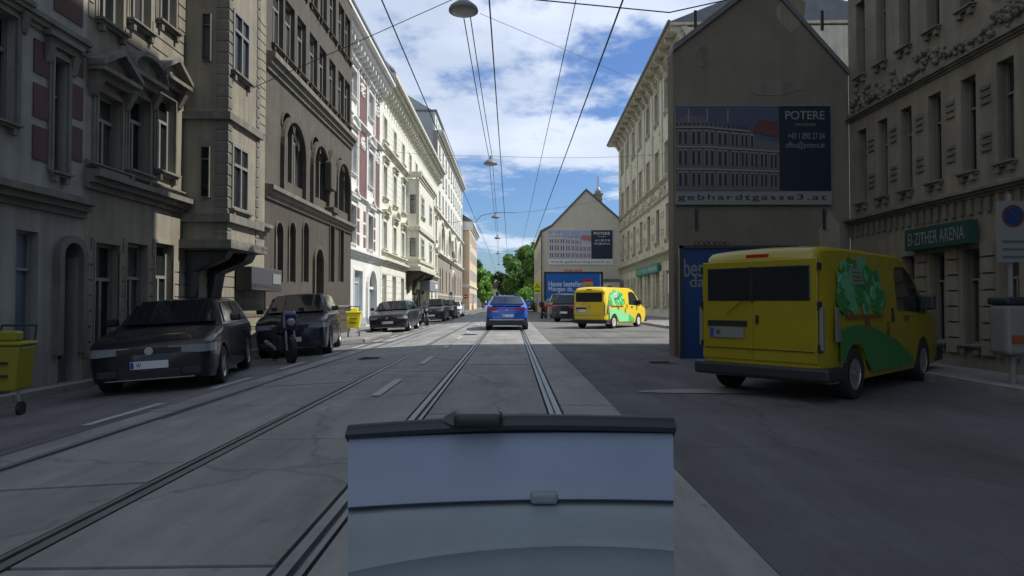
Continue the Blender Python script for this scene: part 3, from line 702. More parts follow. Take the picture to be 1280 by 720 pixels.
for k in range(520):
    x = random.uniform(.3, W-.3); z = 9.25+.28*math.sin(x*1.7)+random.gauss(0, .14); r = random.uniform(.05, .15)
    b.lathe([(.001, -r), (r*.8, -r*.5), (r, 0), (.001, r)], 6, (x, -.04, z), 'y')
b.build('leaf_frieze', M_r1t, t, fix=False, kind='stuff')
cornice(t, 0, W, 8.7, 8.9, .16, M_r1t); cornice(t, 0, W, 9.85, 10.1, .25, M_r1t); cornice(t, 0, W, 4.62, 4.85, .3, M_r1t)
n = int(W/.42); fl = MB().box(-.08, .08, -.09, 0, 0, .42).build('x', M_r1t); fm = fl.data; bpy.data.objects.remove(fl)
for k in range(n): inst(fm, 'flute', t, (.3+k*.42, 0, 4.18))
cornice(t, -.1, W+.1, 17.75, 18.3, .35, M_r1t)
MB().box(-.9, W+.02, -1.05, 13, 18.45, 18.62).build('eaves_soffit', M_r1t, t); brackets(t, [bays[0]-1.6+1.81*k for k in range(17)], -.1, 17.5, 18.44, .85, M_r1t, .2)
MB().tube([(-.95, -1.12, 18.66), (W+.02, -1.12, 18.66)], .12, 8).build('gutter', M_roof, t, smooth=True)
MB().prism_x([(-1.15, 18.63), (5, 21), (13, 19), (13, 18.63)], -.9, W+.02).build('roof', M_roof, t)
MB().box(0, W, -.1, 0, -.3, .6).build('plinth', M_g, t, fix=False)
Ya, Yb = 7840/(799-662), 7840/(827-662)
s_ = MB().box(UR(Ya), UR(Yb), -.3, -.13, 3.45, 4.12).build('shop_sign', M_gsign, t)
text('EI-ZITHER ARENA', UR(Ya)+.3, UR(Yb)-.3, 3.6, 3.98, -.305, M_signtx, s_, bold=.01)
# ---- gable house with billboards
GX, GY = 3.4, 69.0
t = thing('gable_house', 'beige house with a plain gable wall carrying a large advertising banner', 'house', (GX, GY, 0))
P = [(0, -.4), (8.42, -.4), (8.42, 10.0), (4.74, 13.25), (1.0, 9.35), (.2, 8.85), (0, 8.8)]
wl = MB().prism_y(P, 0, 23).build('wall', M_g, t)
for (a, b1, c, d1) in ((-.25, 8.72, 1.0, 9.38), (1.0, 9.38, 4.74, 13.28), (4.74, 13.28, 8.45, 10.02)):
    MB().add([(a, -.12, b1), (c, -.12, d1), (c, 23.1, d1), (a, 23.1, b1), (a, -.12, b1+.22), (c, -.12, d1+.22), (c, 23.1, d1+.22), (a, 23.1, b1+.22)], [(0,3,2,1),(4,5,6,7),(0,1,5,4),(1,2,6,5),(2,3,7,6),(3,0,4,7)]).build('roof', M_roof, t)
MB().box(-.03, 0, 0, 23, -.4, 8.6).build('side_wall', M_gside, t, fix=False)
for yy in (2.4, 6.4, 10.4, 14.4, 18.6):
    for z in (1.1, 5.2):
        q = window(t, 0, 1.1, 0, 2.0, M_frw, M_glass, 0, 'bar'); q.rotation_euler = (0, 0, R(-90)); q.location = (-.12, yy+1.1, z)
        MB().box(-.13, -.03, yy-.15, yy+1.25, z-.12, z-.01).build('sill', M_gside, t, fix=False)
MB().tube([(-.1, -.12, 8.6), (-.1, -.12, -.3)], .06, 8).build('downpipe', M_roof, t)
ch = MB().box(5.9, 6.7, 1.5, 2.4, 11, 13.1).box(5.8, 6.8, 1.4, 2.5, 13.1, 13.25).build('chimney', M_gside, t)
MB().lathe([(.3, 13.25), (.38, 13.5), (.28, 13.65), (.1, 14.0), (.03, 14.05)], 10, (6.3, 1.95, 0)).build('chimney_cowl', M_galv, ch)
MB().tube([(6.3, 1.95, 14.0), (6.3, 1.95, 15.2)], .07, 6).build('flue_pipe', M_galv, ch)

def banner(loc, W, H, dull, full=True, rz=0):
    D = dull; lab = 'shade-toned dark banner with a printed facade on the near gable wall at right' if D else 'wide banner with a printed palace facade and navy panel on the beige gable wall'
    t = thing('advertising_banner', lab, 'banner', loc, rz)
    k = W/6.95
    MB().box(0, W, 0, .06, 0, H).build('banner_sheet', M_whted if D else M_signw, t)
    zb = .62*k; xs = W*.665
    MB().box(.0, xs, -.008, -.001, zb, H-.02).build('sky_print', M_print1d if D else M_print1, t)
    A, B_, Cc = (M_print2d, M_print3d, M_print4d) if D else (M_print2, M_print3, M_print4)
    hh = H-zb
    b = MB(); b.prism_y([(0, zb), (xs, zb), (xs, zb+hh*.55), (xs*.8, zb+hh*.6), (xs*.72, zb+hh*.7), (xs*.3, zb+hh*.80), (xs*.28, zb+hh*.86), (xs*.1, zb+hh*.88), (0, zb+hh*.8)], -.014, -.009); b.build('facade_print', A, t)
    MB().prism_y([(xs*.74, zb+hh*.68), (xs, zb+hh*.62), (xs, zb+hh*.80), (xs*.80, zb+hh*.82)], -.018, -.0145).build('roof_print', Cc, t)
    b = MB(); b2 = MB(); rg_ = random.Random(4)
    def vz(u, q): return zb+hh*q*(1-.16*max(0, u/xs-.28))      # the printed facade recedes to the right
    u = .03*xs; c = 0
    while u < xs*.97:
        wd_ = xs*(.030 if u < xs*.5 else .022); tall = .30 <= u/xs <= .48
        for r_, (z0, z1) in enumerate(((.06, .20), (.30, .46), (.55, .68))):
            if r_ == 2 and u > xs*.74: continue
            b.box(u, u+wd_, -.019, -.0145, vz(u, z0), vz(u, z1))
            b2.box(u-wd_*.25, u+wd_*1.25, -.019, -.0145, vz(u, z1+.012), vz(u, z1+.03)); b2.box(u-wd_*.22, u-wd_*.05, -.019, -.0145, vz(u, z0), vz(u, z1)); b2.box(u+wd_*1.05, u+wd_*1.22, -.019, -.0145, vz(u, z0), vz(u, z1))
        u += wd_*(1.75 if c % 2 == 0 else 2.5); c += 1
    for k2 in range(24):
        u0 = xs*k2/24; u1 = xs*(k2+1)/24
        for q in (.24, .50, .73):
            if q == .73 and u0 > xs*.7: continue
            b2.box(u0, u1, -.0205, -.0195, vz(u0, q), vz(u0, q)+hh*.018); b.box(u0, u1, -.0205, -.0195, vz(u0, q)-hh*.012, vz(u0, q)-.001)
        if k2 < 17: b.box(u0+.01, u0+xs*.02, -.019, -.0145, vz(u0, .76), vz(u0, .79))
    for u0 in (.12, .30, .50): b2.box(xs*u0, xs*u0+.06*k, -.0185, -.0145, zb+hh*.80, zb+hh*.95)
    b.build('window_print', B_, t, fix=False, kind='stuff')
    b2.build('ledge_print', M_whted if D else M_signw, t, fix=False, kind='stuff')
    MB().box(xs, W-.03*k, -.012, -.001, zb, H-.02).build('navy_panel_print', M_navyp2 if D else M_navyp, t)
    wt = M_whted if D else M_signw; nx = xs+.1; we = W-.3*k
    a0 = xs+.28*k; z_ = lambda q: zb+hh*q
    text('POTERE', a0, we, z_(.83), z_(.93), -.016, wt, t, bold=.008)
    text('IMMOBILIEN', a0+.45*k, we-.4*k, z_(.755), z_(.785), -.016, wt, t)
    text('+43 1 890 27 04', a0+.1*k, we, z_(.60), z_(.675), -.016, wt, t)
    text('office@potere.at', a0, we, z_(.48), z_(.57), -.016, wt, t)
    if full: text('www.gebhardtgasse3.at', .25*k, W-.25*k, .12*k, .46*k, -.008, M_navyp, t, spacing=1.2)
    else: text('gebhardtgasse3.at', .1*k, W-.25*k, .14*k, .46*k, -.008, M_navyp2, t, spacing=1.2)
    return t
banner((GX+.65, GY-.08, 5.25), 6.95, 3.75, False)
def poster(loc, W, H, D=False, legs=1.2):
    lab = 'dark blue roadside poster board behind the near yellow van' if D else 'blue poster board reading Heute bestellen. Morgen da. below the gable banner'
    t = thing('poster_board', lab, 'billboard', loc)
    k = W/5.9; wt = M_whted if D else M_signw
    MB().box(-.15*k, W+.15*k, 0, .12, -.12*k, H+.15*k).build('board', M_rubg, t); MB().box(-.19*k, 0, -.06, -.001, -.12*k, H+.15*k).box(W, W+.19*k, -.06, -.001, -.12*k, H+.15*k).box(-.19*k, W+.19*k, -.06, 0.001, H, H+.16*k).build('board_frame', M_rubg, t)
    MB().box(0, W, -.02, -.001, 0, H).build('poster_print', M_bbblue2 if D else M_bbblue, t)
    if not D:
        text('Heute bestellen.', .28, 3.95, H-1.38, H-.82, -.026, wt, t, bold=.012)
        text('Morgen da.', .28, 2.85, H-2.0, H-1.4, -.026, wt, t, bold=.012)
        text('Mehr von amazing', .28, 2.0, H-2.85, H-2.62, -.026, wt, t, bold=.005)
        MB().box(.05, W-.05, -.03, -.02, -.06, .03).build('poster_edge', wt, t)
    else:
        text('bestellen.', .02, W*.50, H-1.0*k*1.0-.5*k, H-.55*k, -.026, wt, t, bold=.012)
        text('da.', .14, W*.22, H-2.05*k, H-1.45*k, -.026, wt, t, bold=.012)
    MB().box(W-.14*k, W-.09*k, -.026, -.021, .05, H-.1*k).build('poster_edge', wt, t)
    cx = W*.66 if not D else W*.52; cd = M_cardd if D else M_card; rd = M_print4d if D else M_signr; kk = k
    MB().prism_y([(cx+.1*kk, H-1.65*kk), (cx+1.15*kk, H-1.65*kk), (cx+1.1*kk, H-.85*kk), (cx+.08*kk, H-.9*kk)], -.034, -.022).build('parcel_print', cd, t)
    MB().prism_y([(cx, H-.92*kk), (cx+1.2*kk, H-.86*kk), (cx+1.15*kk, H-.6*kk), (cx+.05*kk, H-.66*kk)], -.04, -.0345).build('parcel_lid_print', rd, t)
    MB().box(cx-.2*kk, cx+1.2*kk, -.032, -.022, H-2.1*kk, H-1.68*kk).build('parcel_print', cd, t)
    P = [(cx+.3*kk+.55*kk*i/8, H-1.22*kk-.1*kk*math.sin(math.pi*i/8)) for i in range(9)]
    MB().prism_y(P+[(x, z-.05*kk) for x, z in P[::-1]], -.042, -.0345).build('smile_print', M_ink, t)
    for x in (.3*k, W-.4*k): MB().box(x, x+.12*k, .03, .11, -legs, -.12*k-.001).build('post', M_galv, t)
    m = 7; x0 = W*.36 if not D else .28; r = .125*k
    for i, chx in enumerate('GEWISTA'):
        o = MB().lathe([(r, 0), (r, .03)], 14, (x0+i*r*2.15, -.04, H+.16*k+r*1.05), 'y').build('letter_disc', M_signr if not D else M_print4d, t)
        text(chx, x0+i*r*2.15-r*.42, x0+i*r*2.15+r*.42, H+.16*k+r*.5, H+.16*k+r*1.6, -.046, wt, o, bold=.03)
    return t
poster((3.62, 66.3, 1.45), 5.75, 2.75, legs=1.5)
# small structure right of the blue board
t = thing('site_shed', 'low grey plaster shed with a crossed-out disc sign beside the blue poster board', 'shed', (9.55, 66.2, 0))
MB().box(0, 1.75, 0, 2.4, -.1, 3.35).build('wall', M_g, t); MB().box(-.1, 1.8, -.15, 2.5, 3.35, 3.6).build('flat_roof', M_roof, t)
q = MB().box(.15, 1.05, -.04, -.001, 2.2, 3.1).build('sign_sheet', M_signw, t); MB().lathe([(.3, 0), (.3, .02)], 20, (.6, -.07, 2.65), 'y').build('disc_print', M_print3, q)
MB().prism_y([(.2, 2.2), (.28, 2.2), (1.0, 3.05), (.92, 3.05)], -.09, -.075).build('slash_print', M_ink, q)

# ================================================================== NEAR BUILDINGS (in shade, outside the bright strip)
XN = -7.6
KN = 7.6/6.6
def zk(z): return CH+(z-CH)*KN
def YN(x): return -XN*F/(CX-x)
def ZN(x, y): return CH+(CY-y)/(CX-x)*(-XN)
# N1: left edge
Y0 = -12.0; U = lambda x: YN(x)-Y0
t = thing('apartment_house', 'shade-toned stucco house with red panels at the left edge, blue-grey shop door below', 'house', (XN, Y0, 0), R(90))
W = U(104); ops = [(U(20), U(48), -.1, ZN(30, 288)), (U(74), U(104)-.12, -.2, ZN(84, 303)), (U(62), U(80), ZN(70, 215), ZN(70, 72)), (U(-30), U(14), ZN(0, 150), ZN(0, 12)),
       (U(-200), U(-120), 2.7, 4.9), (4, 5, 2.8, 4.6), (8, 9, 2.8, 4.6), (U(62), U(80), 6.9, 8.6), (U(-30), U(14), 6.9, 8.6), (4, 5, .3, 2.2), (8, 10, .3, 2.2)]
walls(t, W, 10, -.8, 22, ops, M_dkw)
for i, (a, c, e, f) in enumerate(ops):
    if i == 0: window(t, a, c, e, f, M_dkw, mat('shade_toned_blue_glass', (.12, .16, .21), .3), .12, 'bar', 'shop_door'); continue  # door glass blue lowered, shade in the colour
    if i == 1:
        archfill(t, a, c, f-(c-a)/2, M_dkt); archmould(t, a, c, f-(c-a)/2, M_dkt, .12, .1, .3)
        d = MB().box(a, c, 0, .05, e, f-.05).build('entrance_door', M_frg, t, (0, .2, 0)); MB().box(a+.15, c-.15, -.02, 0, .2, 1.5).build('door_panel', M_gld, d); continue
    window(t, a, c, e, f, M_frg, M_gld, .12, 'tee'); sill(t, a, c, e, M_dkt, .12, .08, .06); surround(t, a, c, e, f, M_dkt, .10, .05)
    if e > 2: pediment(t, a, c, f+.15, M_dkt, 'flat', .15)
for k, x in enumerate((47, 92)):
    for (ya, yb) in ((50, 92), (105, 147), (158, 200)):
        z1, z0 = ZN(x, ya), ZN(x, yb); MB().box(U(x)-.16, U(x)+.16, -.02, 0, z0, z1).build('red_panel', M_dkr, t, fix=False)
MB().box(U(62), U(98), -.02, 0, ZN(80, 20), ZN(80, -60)).build('red_panel', M_dkr, t, fix=False)
cornice(t, 0, W, ZN(60, 265), ZN(60, 240), .25, M_dkt); cornice(t, 0, W, ZN(60, 60)+.2, ZN(60, 40)+.2, .12, M_dkt)
MB().box(0, ops[0][0]-.1, -.03, 0, -.6, .35).build('plinth', M_dkb, t, fix=False)
# N2: pediments and oriel
Y0 = YN(104); U = lambda x: YN(x)-Y0
t = thing('apartment_house', 'dark stucco house with three pedimented windows and an oriel, in shade behind the parked cars', 'house', (XN, Y0, 0), R(90))
W = U(330); ops = []; 
for i, x in enumerate((133, 170, 204)):
    wd = .72
    u = U(x); ops += [(u-wd/2, u+wd/2, .2, ZN(x, 305)), (u-wd/2, u+wd/2, ZN(x, 215), ZN(x, 120)), (u-wd/2, u+wd/2, ZN(x, 30), ZN(x, -70))]
for x in (232, 262): ops.append((U(x), U(x)+.6, .3, 2.3))
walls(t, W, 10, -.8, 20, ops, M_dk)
for i, (a, c, e, f) in enumerate(ops):
    window(t, a, c, e, f, M_frg, M_gld, .12, 'tee'); sill(t, a, c, e, M_dkt, .16, .1, .08)
    if i in (1, 4, 7): surround(t, a, c, e, f, M_dkt, .1, .06); pediment(t, a, c, f+.2, M_dkt, 'seg' if i == 4 else 'tri', .3, .38)
    elif i < 9: surround(t, a, c, e, f, M_dk, .08, .04)
rustic(t, .03, W-.03, .2, 2.3, .28, ops, M_dk, .02)
rustic(t, .03, W-.03, ZN(170, 60), ZN(170, -160), .28, ops, M_dk, .02, pad=.12)
cornice(t, 0, W, ZN(170, 252), ZN(170, 232), .28, M_dkt); cornice(t, 0, U(225), ZN(170, 228), ZN(170, 222), .12, M_dkt); cornice(t, 0, W, 13, 14, .4, M_dkt)
# oriel
ya = YN(228); oxo = (CX-283)/F*ya; od = -XN-oxo; oa = ya-Y0; oc = oxo*F/(CX-322)-Y0
def ZO(x, y): return CH+(CY-y)/(CX-x)*oxo
z0, z1 = ZO(283, 312), 9.5
ori = MB().box(oa, oc, -od, 0, z0, z1).build('oriel', M_dk, t)
for zc, hh, o_ in ((ZO(283, 142), .12, .1), (ZO(283, 270), .14, .12), (ZO(283, 303), .14, .18)): MB().box(oa-o_, oc+o_, -od-o_, 0, zc-hh, zc+hh*.4).build('oriel_band', M_dkt, ori)
for (yt, yb) in ((12, 90), (180, 262)):
    a, c = oxo*F/(CX-287)-Y0, oxo*F/(CX-305)-Y0
    window(ori, a, c+.12, ZO(292, yb), ZO(292, yt), M_frg, M_gld, -od-.05, 'cross'); sill(ori, a, c+.12, ZO(292, yb), M_dkt, .14, .1).location.y = -od
    hw = window(ori, 0, .2, 0, ZO(283, yt+3)-ZO(283, yb-15), M_dkt, M_gld, 0, 'bar'); hw.rotation_euler = (0, 0, R(-90)); hw.location = (oa-.08, -od*.42, ZO(283, yb-15))
rb = MB(); z = z0+.2
while z < z1-.2:
    rb.box(oa-.015, oa+.001, -od+.01, -od*.72, z, z+.2); rb.box(oa-.015, oa+.2, -od-.02, -od+.01, z, z+.2); rb.box(oc-.18, oc+.015, -od-.02, -od+.01, z, z+.2); z += .26
rb.build('rustication', M_dkt, ori, fix=False, kind='stuff')
for u in (oa+.1, oa+1.2, oc-.4): MB().prism_x([(0, z0-1.15), (-.12, z0-1.1), (-.22, z0-.5), (-od*.9, z0-.2), (-od, z0-.01), (0, z0-.01)], u, u+.32).build('corbel', M_rubg, t, bevel=.02)
a, c = YN(300)-Y0, YN(334)-Y0
s_ = MB().box(a-.4, c-.1, -.5, -.05, ZN(315, 368)+.1, ZN(315, 340)+.1).build('shop_fascia', mat('shade_toned_grey_fascia', (.055, .055, .062), .7), t, bevel=.02)  # fascia grey lowered to carry shade in its colour
MB().box(c-.9, c-.25, -.52, -.501, ZN(315, 358)+.08, ZN(315, 346)+.1).build('fascia_plate', M_whted, s_)
# N3: arches up to the corner
Y0 = YN(330); U = lambda x: YN(x)-Y0; YE = YN(438.3)
t = thing('apartment_house', 'dark house with big arches above small arched windows, adjoining the sunlit left row', 'house', (XN, Y0, 0), R(90))
W = YE-Y0; ops = []
for x in (348, 364, 381, 414, 426): ops.append((U(x)-.3, U(x)+.3, ZN(x, 352), ZN(x, 278), 's'))
ops.append((U(397)-.5, U(397)+.5, -.2, zk(3.0), 'd'))
for x in (357, 372, 393, 403, 424, 430.5): ops.append((U(x)-.52, U(x)+.52, zk(4.75), zk(6.75), 'b'))
for x in (345, 360, 375, 390, 402, 414, 425, 433): 
    for z in (8.35, 11): ops.append((U(x)-.48, U(x)+.48, zk(z), zk(z)+2.0, 'u'))
ops = [o for o in ops if o[0] > .02 and o[1] < W-.02]
walls(t, W, 10, -.8, 17, ops, M_dkb, msplit=[(zk(4.3), M_dk3)])
for (a, c, e, f, k) in ops:
    if k == 'd': MB().box(a, c, 0, .1, e, f).build('entrance_door', M_rubg, t, (0, .2, 0)); archfill(t, a, c, f-(c-a)/2, M_dkb); archmould(t, a, c, f-(c-a)/2, M_dkt3, .15, .1, 0); continue
    window(t, a, c, e, f, M_frg, M_gld, .15, 'tee' if k != 's' else 'bar')
    if k in 'sb': archfill(t, a, c, f-(c-a)/2, M_dkb if k == 's' else M_dk3); archmould(t, a, c, f-(c-a)/2, M_dkt3, .08, .05, e if k == 's' else None)
    else: sill(t, a, c, e, M_dkt3, .12, .09)
for x0, x1 in ((351.5, 377), (388.5, 407), (419, 434)): archmould(t, U(x0), U(x1), zk(5.7), M_dkt3, .18, .14, zk(4.4), 14)
cornice(t, 0, W, zk(4.0), zk(4.35), .28, M_dkt); cornice(t, 0, W, zk(7.5), zk(7.95), .3, M_dkt); cornice(t, 0, W, .9, 1.0, .05, M_dkt)
q = MB().box(U(408)-.3, U(408)+.3, -.4, 0, 4.85, 5.1).prism_y([(U(408)-.35, 5.8), (U(408)+.35, 5.8), (U(408)+.4, 6.9), (U(408), 7.5), (U(408)-.4, 6.9)], -.3, 0).build('shield_relief', M_dkt3, t, bevel=.04)
# N4: right building with slit windows
XR = 7.45; YF = 14.0
t = thing('apartment_house', 'dark stucco house at the right edge with narrow windows and a dull green shop sign', 'house', (XR, YF, 0), R(-90))
def UN(x): return YF-XR*F/(x-CX)
def ZR(x, y): return CH+(CY-y)/(x-CX)*XR
W = 26; ops = []; xs = [1080, 1106, 1136, 1172, 1215, 1262]
for i, x in enumerate(xs):
    u = UN(x); ops += [(u-.17, u+.17, 3.3, 4.85), (u-.17, u+.17, 6.0, 7.6), (u-.2, u+.2, .5, 2.05)]
for k in range(9):
    u = UN(1262)+1.6*(k+1); ops += [(u-.3, u+.3, 3.3, 4.85), (u-.3, u+.3, 6.0, 7.6), (u-.35, u+.35, .5, 2.05)]
for k in range(14):
    for z in (9.5, 13, 16.5, 20): ops.append((.8+k*1.75, 1.5+k*1.75, z, z+1.8))
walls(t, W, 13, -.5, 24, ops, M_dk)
for (a, c, e, f) in ops: window(t, a, c, e, f, M_frg, M_gld, .14, 'tee'); sill(t, a, c, e, M_dkt, .1, .07, .05)
pr_ = [(UN(xs[i])+UN(xs[i+1]))/2 for i in range(5)]+[UN(1262)+.75]
for u in pr_:
    for z in (3.55, 4.3):
        for k in range(3): MB().box(u-.1, u+.1, -.03, 0, z+k*.11, z+k*.11+.06).build('stucco_bar', M_dkt, t, fix=False)
    for i in range(7): MB().box(u-.13, u+.13, -.05, 0, .35+i*.26, .35+i*.26+.23).build('rusticated_block', M_dk, t, fix=False)
b = MB()
for k in range(260):
    x = random.uniform(.1, 7); z = 5.42+.1*math.sin(x*3)+random.gauss(0, .09); r = random.uniform(.03, .08)
    b.lathe([(.001, -r), (r*.8, -r*.5), (r, 0), (.001, r)], 6, (x, -.02, z), 'y')
b.build('leaf_frieze', M_dkt, t, fix=False, kind='stuff')
cornice(t, 0, W, 5.1, 5.22, .1, M_dkt); cornice(t, 0, W, 2.85, 2.98, .16, M_dkt); cornice(t, 0, W, 23.2, 24.2, .7, M_dkt, 'eaves_cornice')
fl = MB().box(-.04, .04, -.05, 0, 0, .24).build('x', M_dkt); fm = fl.data; bpy.data.objects.remove(fl)
for k in range(28): inst(fm, 'flute', t, (.1+k*.2, 0, 2.6))
s_ = MB().box(UN(1146), UN(1229), -.2, -.06, 2.12, 2.5).build('shop_sign', M_gsign2, t)
text('EI-ZITHER ARENA', UN(1146)+.1, UN(1229)-.1, 2.2, 2.42, -.205, M_whted, s_, bold=.01)
MB().box(3.2, W, 10.0, 22, -.5, 24).build('rear_wing', M_dk, t, (0, 3.01, 0), fix=False)
MB().box(0, 4.28, 0, 12, 0, 24).build('shade_wing', M_dk, t, (-4.3, 3.4, -.3), fix=False)  # unseen wing added to block sun over the near road
# N5: narrow dark gable wall house in front of it
NX, NY = (842.5-CX)/F*14, 14.0
t = thing('gable_house', 'narrow dark gabled wall house with shade-toned banner, beside the dark house at right', 'house', (NX, NY, 0))
Xw = XR-NX; zg = lambda y: CH+(CY-y)/F*NY
P = [(0, -.4), (Xw-.01, -.4), (Xw-.01, zg(92)), (Xw*.52, zg(-28)), (0, zg(62))]
MB().prism_y(P, 0, .45).build('wall', M_blind, t)
MB().add([(0, .45, -.4), (Xw-.01, .45, -.4), (Xw-.01, 4.2, -.4), (1.15, 4.2, -.4), (0, .45, zg(62)-.3), (Xw-.01, .45, zg(92)-.3), (Xw-.01, 4.2, zg(92)-.3), (1.15, 4.2, zg(92)-.3)],
         [(0, 3, 2, 1), (4, 5, 6, 7), (0, 1, 5, 4), (1, 2, 6, 5), (2, 3, 7, 6), (3, 0, 4, 7)]).build('rear_wall', M_blind, t)
for (a, b1, c, d1) in ((0, zg(62), Xw*.52, zg(-28)), (Xw*.52, zg(-28), Xw-.01, zg(92))):
    MB().add([(a, -.06, b1), (c, -.06, d1), (c, .5, d1), (a, .5, b1), (a, -.06, b1+.13), (c, -.06, d1+.13), (c, .5, d1+.13), (a, .5, b1+.13)], [(0,3,2,1),(4,5,6,7),(0,1,5,4),(1,2,6,5),(2,3,7,6),(3,0,4,7)]).build('coping', M_roof, t)
for i, (px, pz, pw, ph) in enumerate(((.35, 8.4, 1.0, .6), (2.3, 7.6, .7, .9), (1.6, 5.9, 1.3, .35), (3.2, 2.6, .5, 1.2), (.5, 6.6, .4, .5))):
    rg_ = random.Random(i); P = [(px+pw/2+pw/2*math.cos(2*math.pi*q/11)*rg_.uniform(.75, 1.1), pz+ph/2*math.sin(2*math.pi*q/11)*rg_.uniform(.75, 1.1)) for q in range(11)]
    MB().prism_y(P, -.008, .0).build('plaster_patch', M_dk if i % 2 else M_dkt, t)
for px, pz in ((.5, 7.4), (3.3, 7.4), (.5, 3.0), (3.3, 3.0)): MB().box(px-.03, px+.03, -.04, -.001, pz-.22, pz+.22).build('wall_anchor', M_rubg, t)
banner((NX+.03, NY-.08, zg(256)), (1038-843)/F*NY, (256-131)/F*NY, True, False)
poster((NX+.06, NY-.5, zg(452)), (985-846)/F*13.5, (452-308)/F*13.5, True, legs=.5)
t = thing('site_shed', 'dark low shed with a crossed-out disc sign between near poster board and house', 'shed', ((1000-CX)/F*13.6, 13.3, 0))
MB().box(0, .95, 0, .6, -.1, zg(325)).build('wall', M_blind, t); MB().box(-.06, 1.0, -.1, .65, zg(325), zg(318)).build('flat_roof', M_roof, t)
q = MB().box(.08, .48, -.03, -.001, zg(358), zg(332)).build('sign_sheet', M_whted, t); MB().lathe([(.14, 0), (.14, .01)], 18, (.28, -.05, zg(345)), 'y').build('disc_print', M_frg, q)
MB().prism_y([(.1, zg(358)), (.14, zg(358)), (.46, zg(333)), (.42, zg(333))], -.07, -.055).build('slash_print', M_ink, q)

# ================================================================== VEHICLES
def wheel_set(par, x, y, r, wd=.2, rm=None, cover=False, hub=None):
    rm = rm or M_rim
    def ty(): return MB().lathe([(r*.62, -wd/2), (r*.93, -wd/2), (r, -wd*.33), (r, wd*.33), (r*.93, wd/2), (r*.62, wd/2), (r*.6, 0)], 28, (0, 0, 0), 'x').build('tyre', M_tyre, smooth=True)
    def ri():
        b = MB(); b.lathe([(r*.62, wd*.46), (r*.66, wd*.5), (r*.66, -wd*.4), (r*.55, -wd*.4), (r*.55, wd*.30), (r*.62, wd*.46)], 24, (0, 0, 0), 'x', cap=False)
        n = 5 if not cover else 6; b.lathe([(.001, wd*.15), (r*.16, wd*.15), (r*.16, wd*.43), (.001, wd*.45)], 12, (0, 0, 0), 'x')
        for k in range(n):
            a = 2*math.pi*k/n; ww = r*(.09 if not cover else .2)
            c, s = math.cos(a), math.sin(a); P = []
            for (rr, q) in ((r*.1, ww), (r*.6, ww*1.25), (r*.6, -ww*1.25), (r*.1, -ww)): P.append((rr*c-q*s, rr*s+q*c))
            b.add([(wd*.22, p, q) for p, q in P]+[(wd*.42, p, q) for p, q in P], [(0, 1, 2, 3), (7, 6, 5, 4), (0, 4, 5, 1), (1, 5, 6, 2), (2, 6, 7, 3), (3, 7, 4, 0)])
        return b.build('rim', rm)
    rz = 0 if x > 0 else math.pi
    o = inst(cached(('ty', r, wd), ty), 'wheel', par, (x, y, r), (random.random()*6 if abs(rz) < 1 else random.random()*6, 0, rz))
    inst(cached(('ri', r, wd, rm.name, cover), ri), 'rim', o, (0, 0, 0))
    inst(cached(('bk', r), lambda: MB().lathe([(r*.6, 0), (r*.6, .01)], 16, (-.02, 0, 0), 'x').build('k', M_rub)), 'brake_disc', o, (0, 0, 0))
    return o
def lerp_tab(tab, s):
    for (a, za), (b_, zb) in zip(tab[:-1], tab[1:]):
        if s <= b_: 
            q = (s-a)/(b_-a) if b_ > a else 0; q = q*q*(3-2*q)*.5+q*.5; return za+(zb-za)*q
    return tab[-1][1]
def hull(L_, W_, top, sill_z, wy, wr, paint, par, tumble=.06, tz=.75, endr=.12, name='body'):
    """lofted car body with real wheel arches. y: rear 0 .. front L (origin at centre)."""
    S = sorted(set([0, .02, .05, .1, .17, .26]+[L_-a for a in (0, .02, .05, .1, .17, .26)]+[.35+i*(L_-.7)/36 for i in range(37)]+[y+d*wr*1.16 for y in wy for d in (-1, -.97, -.9, -.75, -.5, -.25, 0, .25, .5, .75, .9, .97, 1)]))
    b = MB(); rings = []
    for s in S:
        e = min(s, L_-s); k = 1.0 if e > .26 else math.sqrt(max(0, 1-((.26-e)/.26)**2))
        hw = W_/2*(1-.06*(abs(s-L_/2)/(L_/2))**4)-endr*(1-k)*1.3
        zt = lerp_tab(top, s)-(1-k)*.05; zb = sill_z+(1-k)*.06; zarch = zb
        for y in wy:
            d = abs(s-y); rr = wr*1.15
            if d < rr: zarch = max(zarch, wr+math.sqrt(rr*rr-d*d)-.0)
        zarch = min(zarch, zt-.12)
        def sx(z):
            x = hw
            if z > tz: x -= tumble*(z-tz)
            if z < .4: x -= .05*(.4-z)/.25
            return x
        zs = [zarch, zarch+(zt-zarch)*.22, zarch+(zt-zarch)*.5, zarch+(zt-zarch)*.78, zt-.05]
        y = s-L_/2; Rr = [(sx(z), y, z) for z in zs]+[(sx(zt)-.035, y, zt-.012), (sx(zt)-.12, y, zt+.004), (sx(zt)*.5, y, zt+.02), (0, y, zt+.028)]
        inner = [(0, y, zb), (hw*.55, y, zb), (hw*.72, y, zarch if zarch > zb+.01 else zb)]
        half = inner+Rr; ring = half+[(-p[0], p[1], p[2]) for p in half[-2:0:-1]]
        rings.append(ring)
    b.loft(rings)
    o = b.build(name, paint, par, smooth=True); return o
def patch(pts, thick, m, par, name, nrm=None, bevel=0):
    P = [Vector(p) for p in pts]; n = nrm or (P[1]-P[0]).cross(P[2]-P[0]).normalized(); n = Vector(n)
    k = len(P); b = MB(); b.add([p for p in P]+[p+n*thick for p in P], [tuple(range(k-1, -1, -1)), tuple(range(k, 2*k))]+[(i, (i+1) % k, (i+1) % k+k, i+k) for i in range(k)])
    return b.build(name, m, par, bevel=bevel)
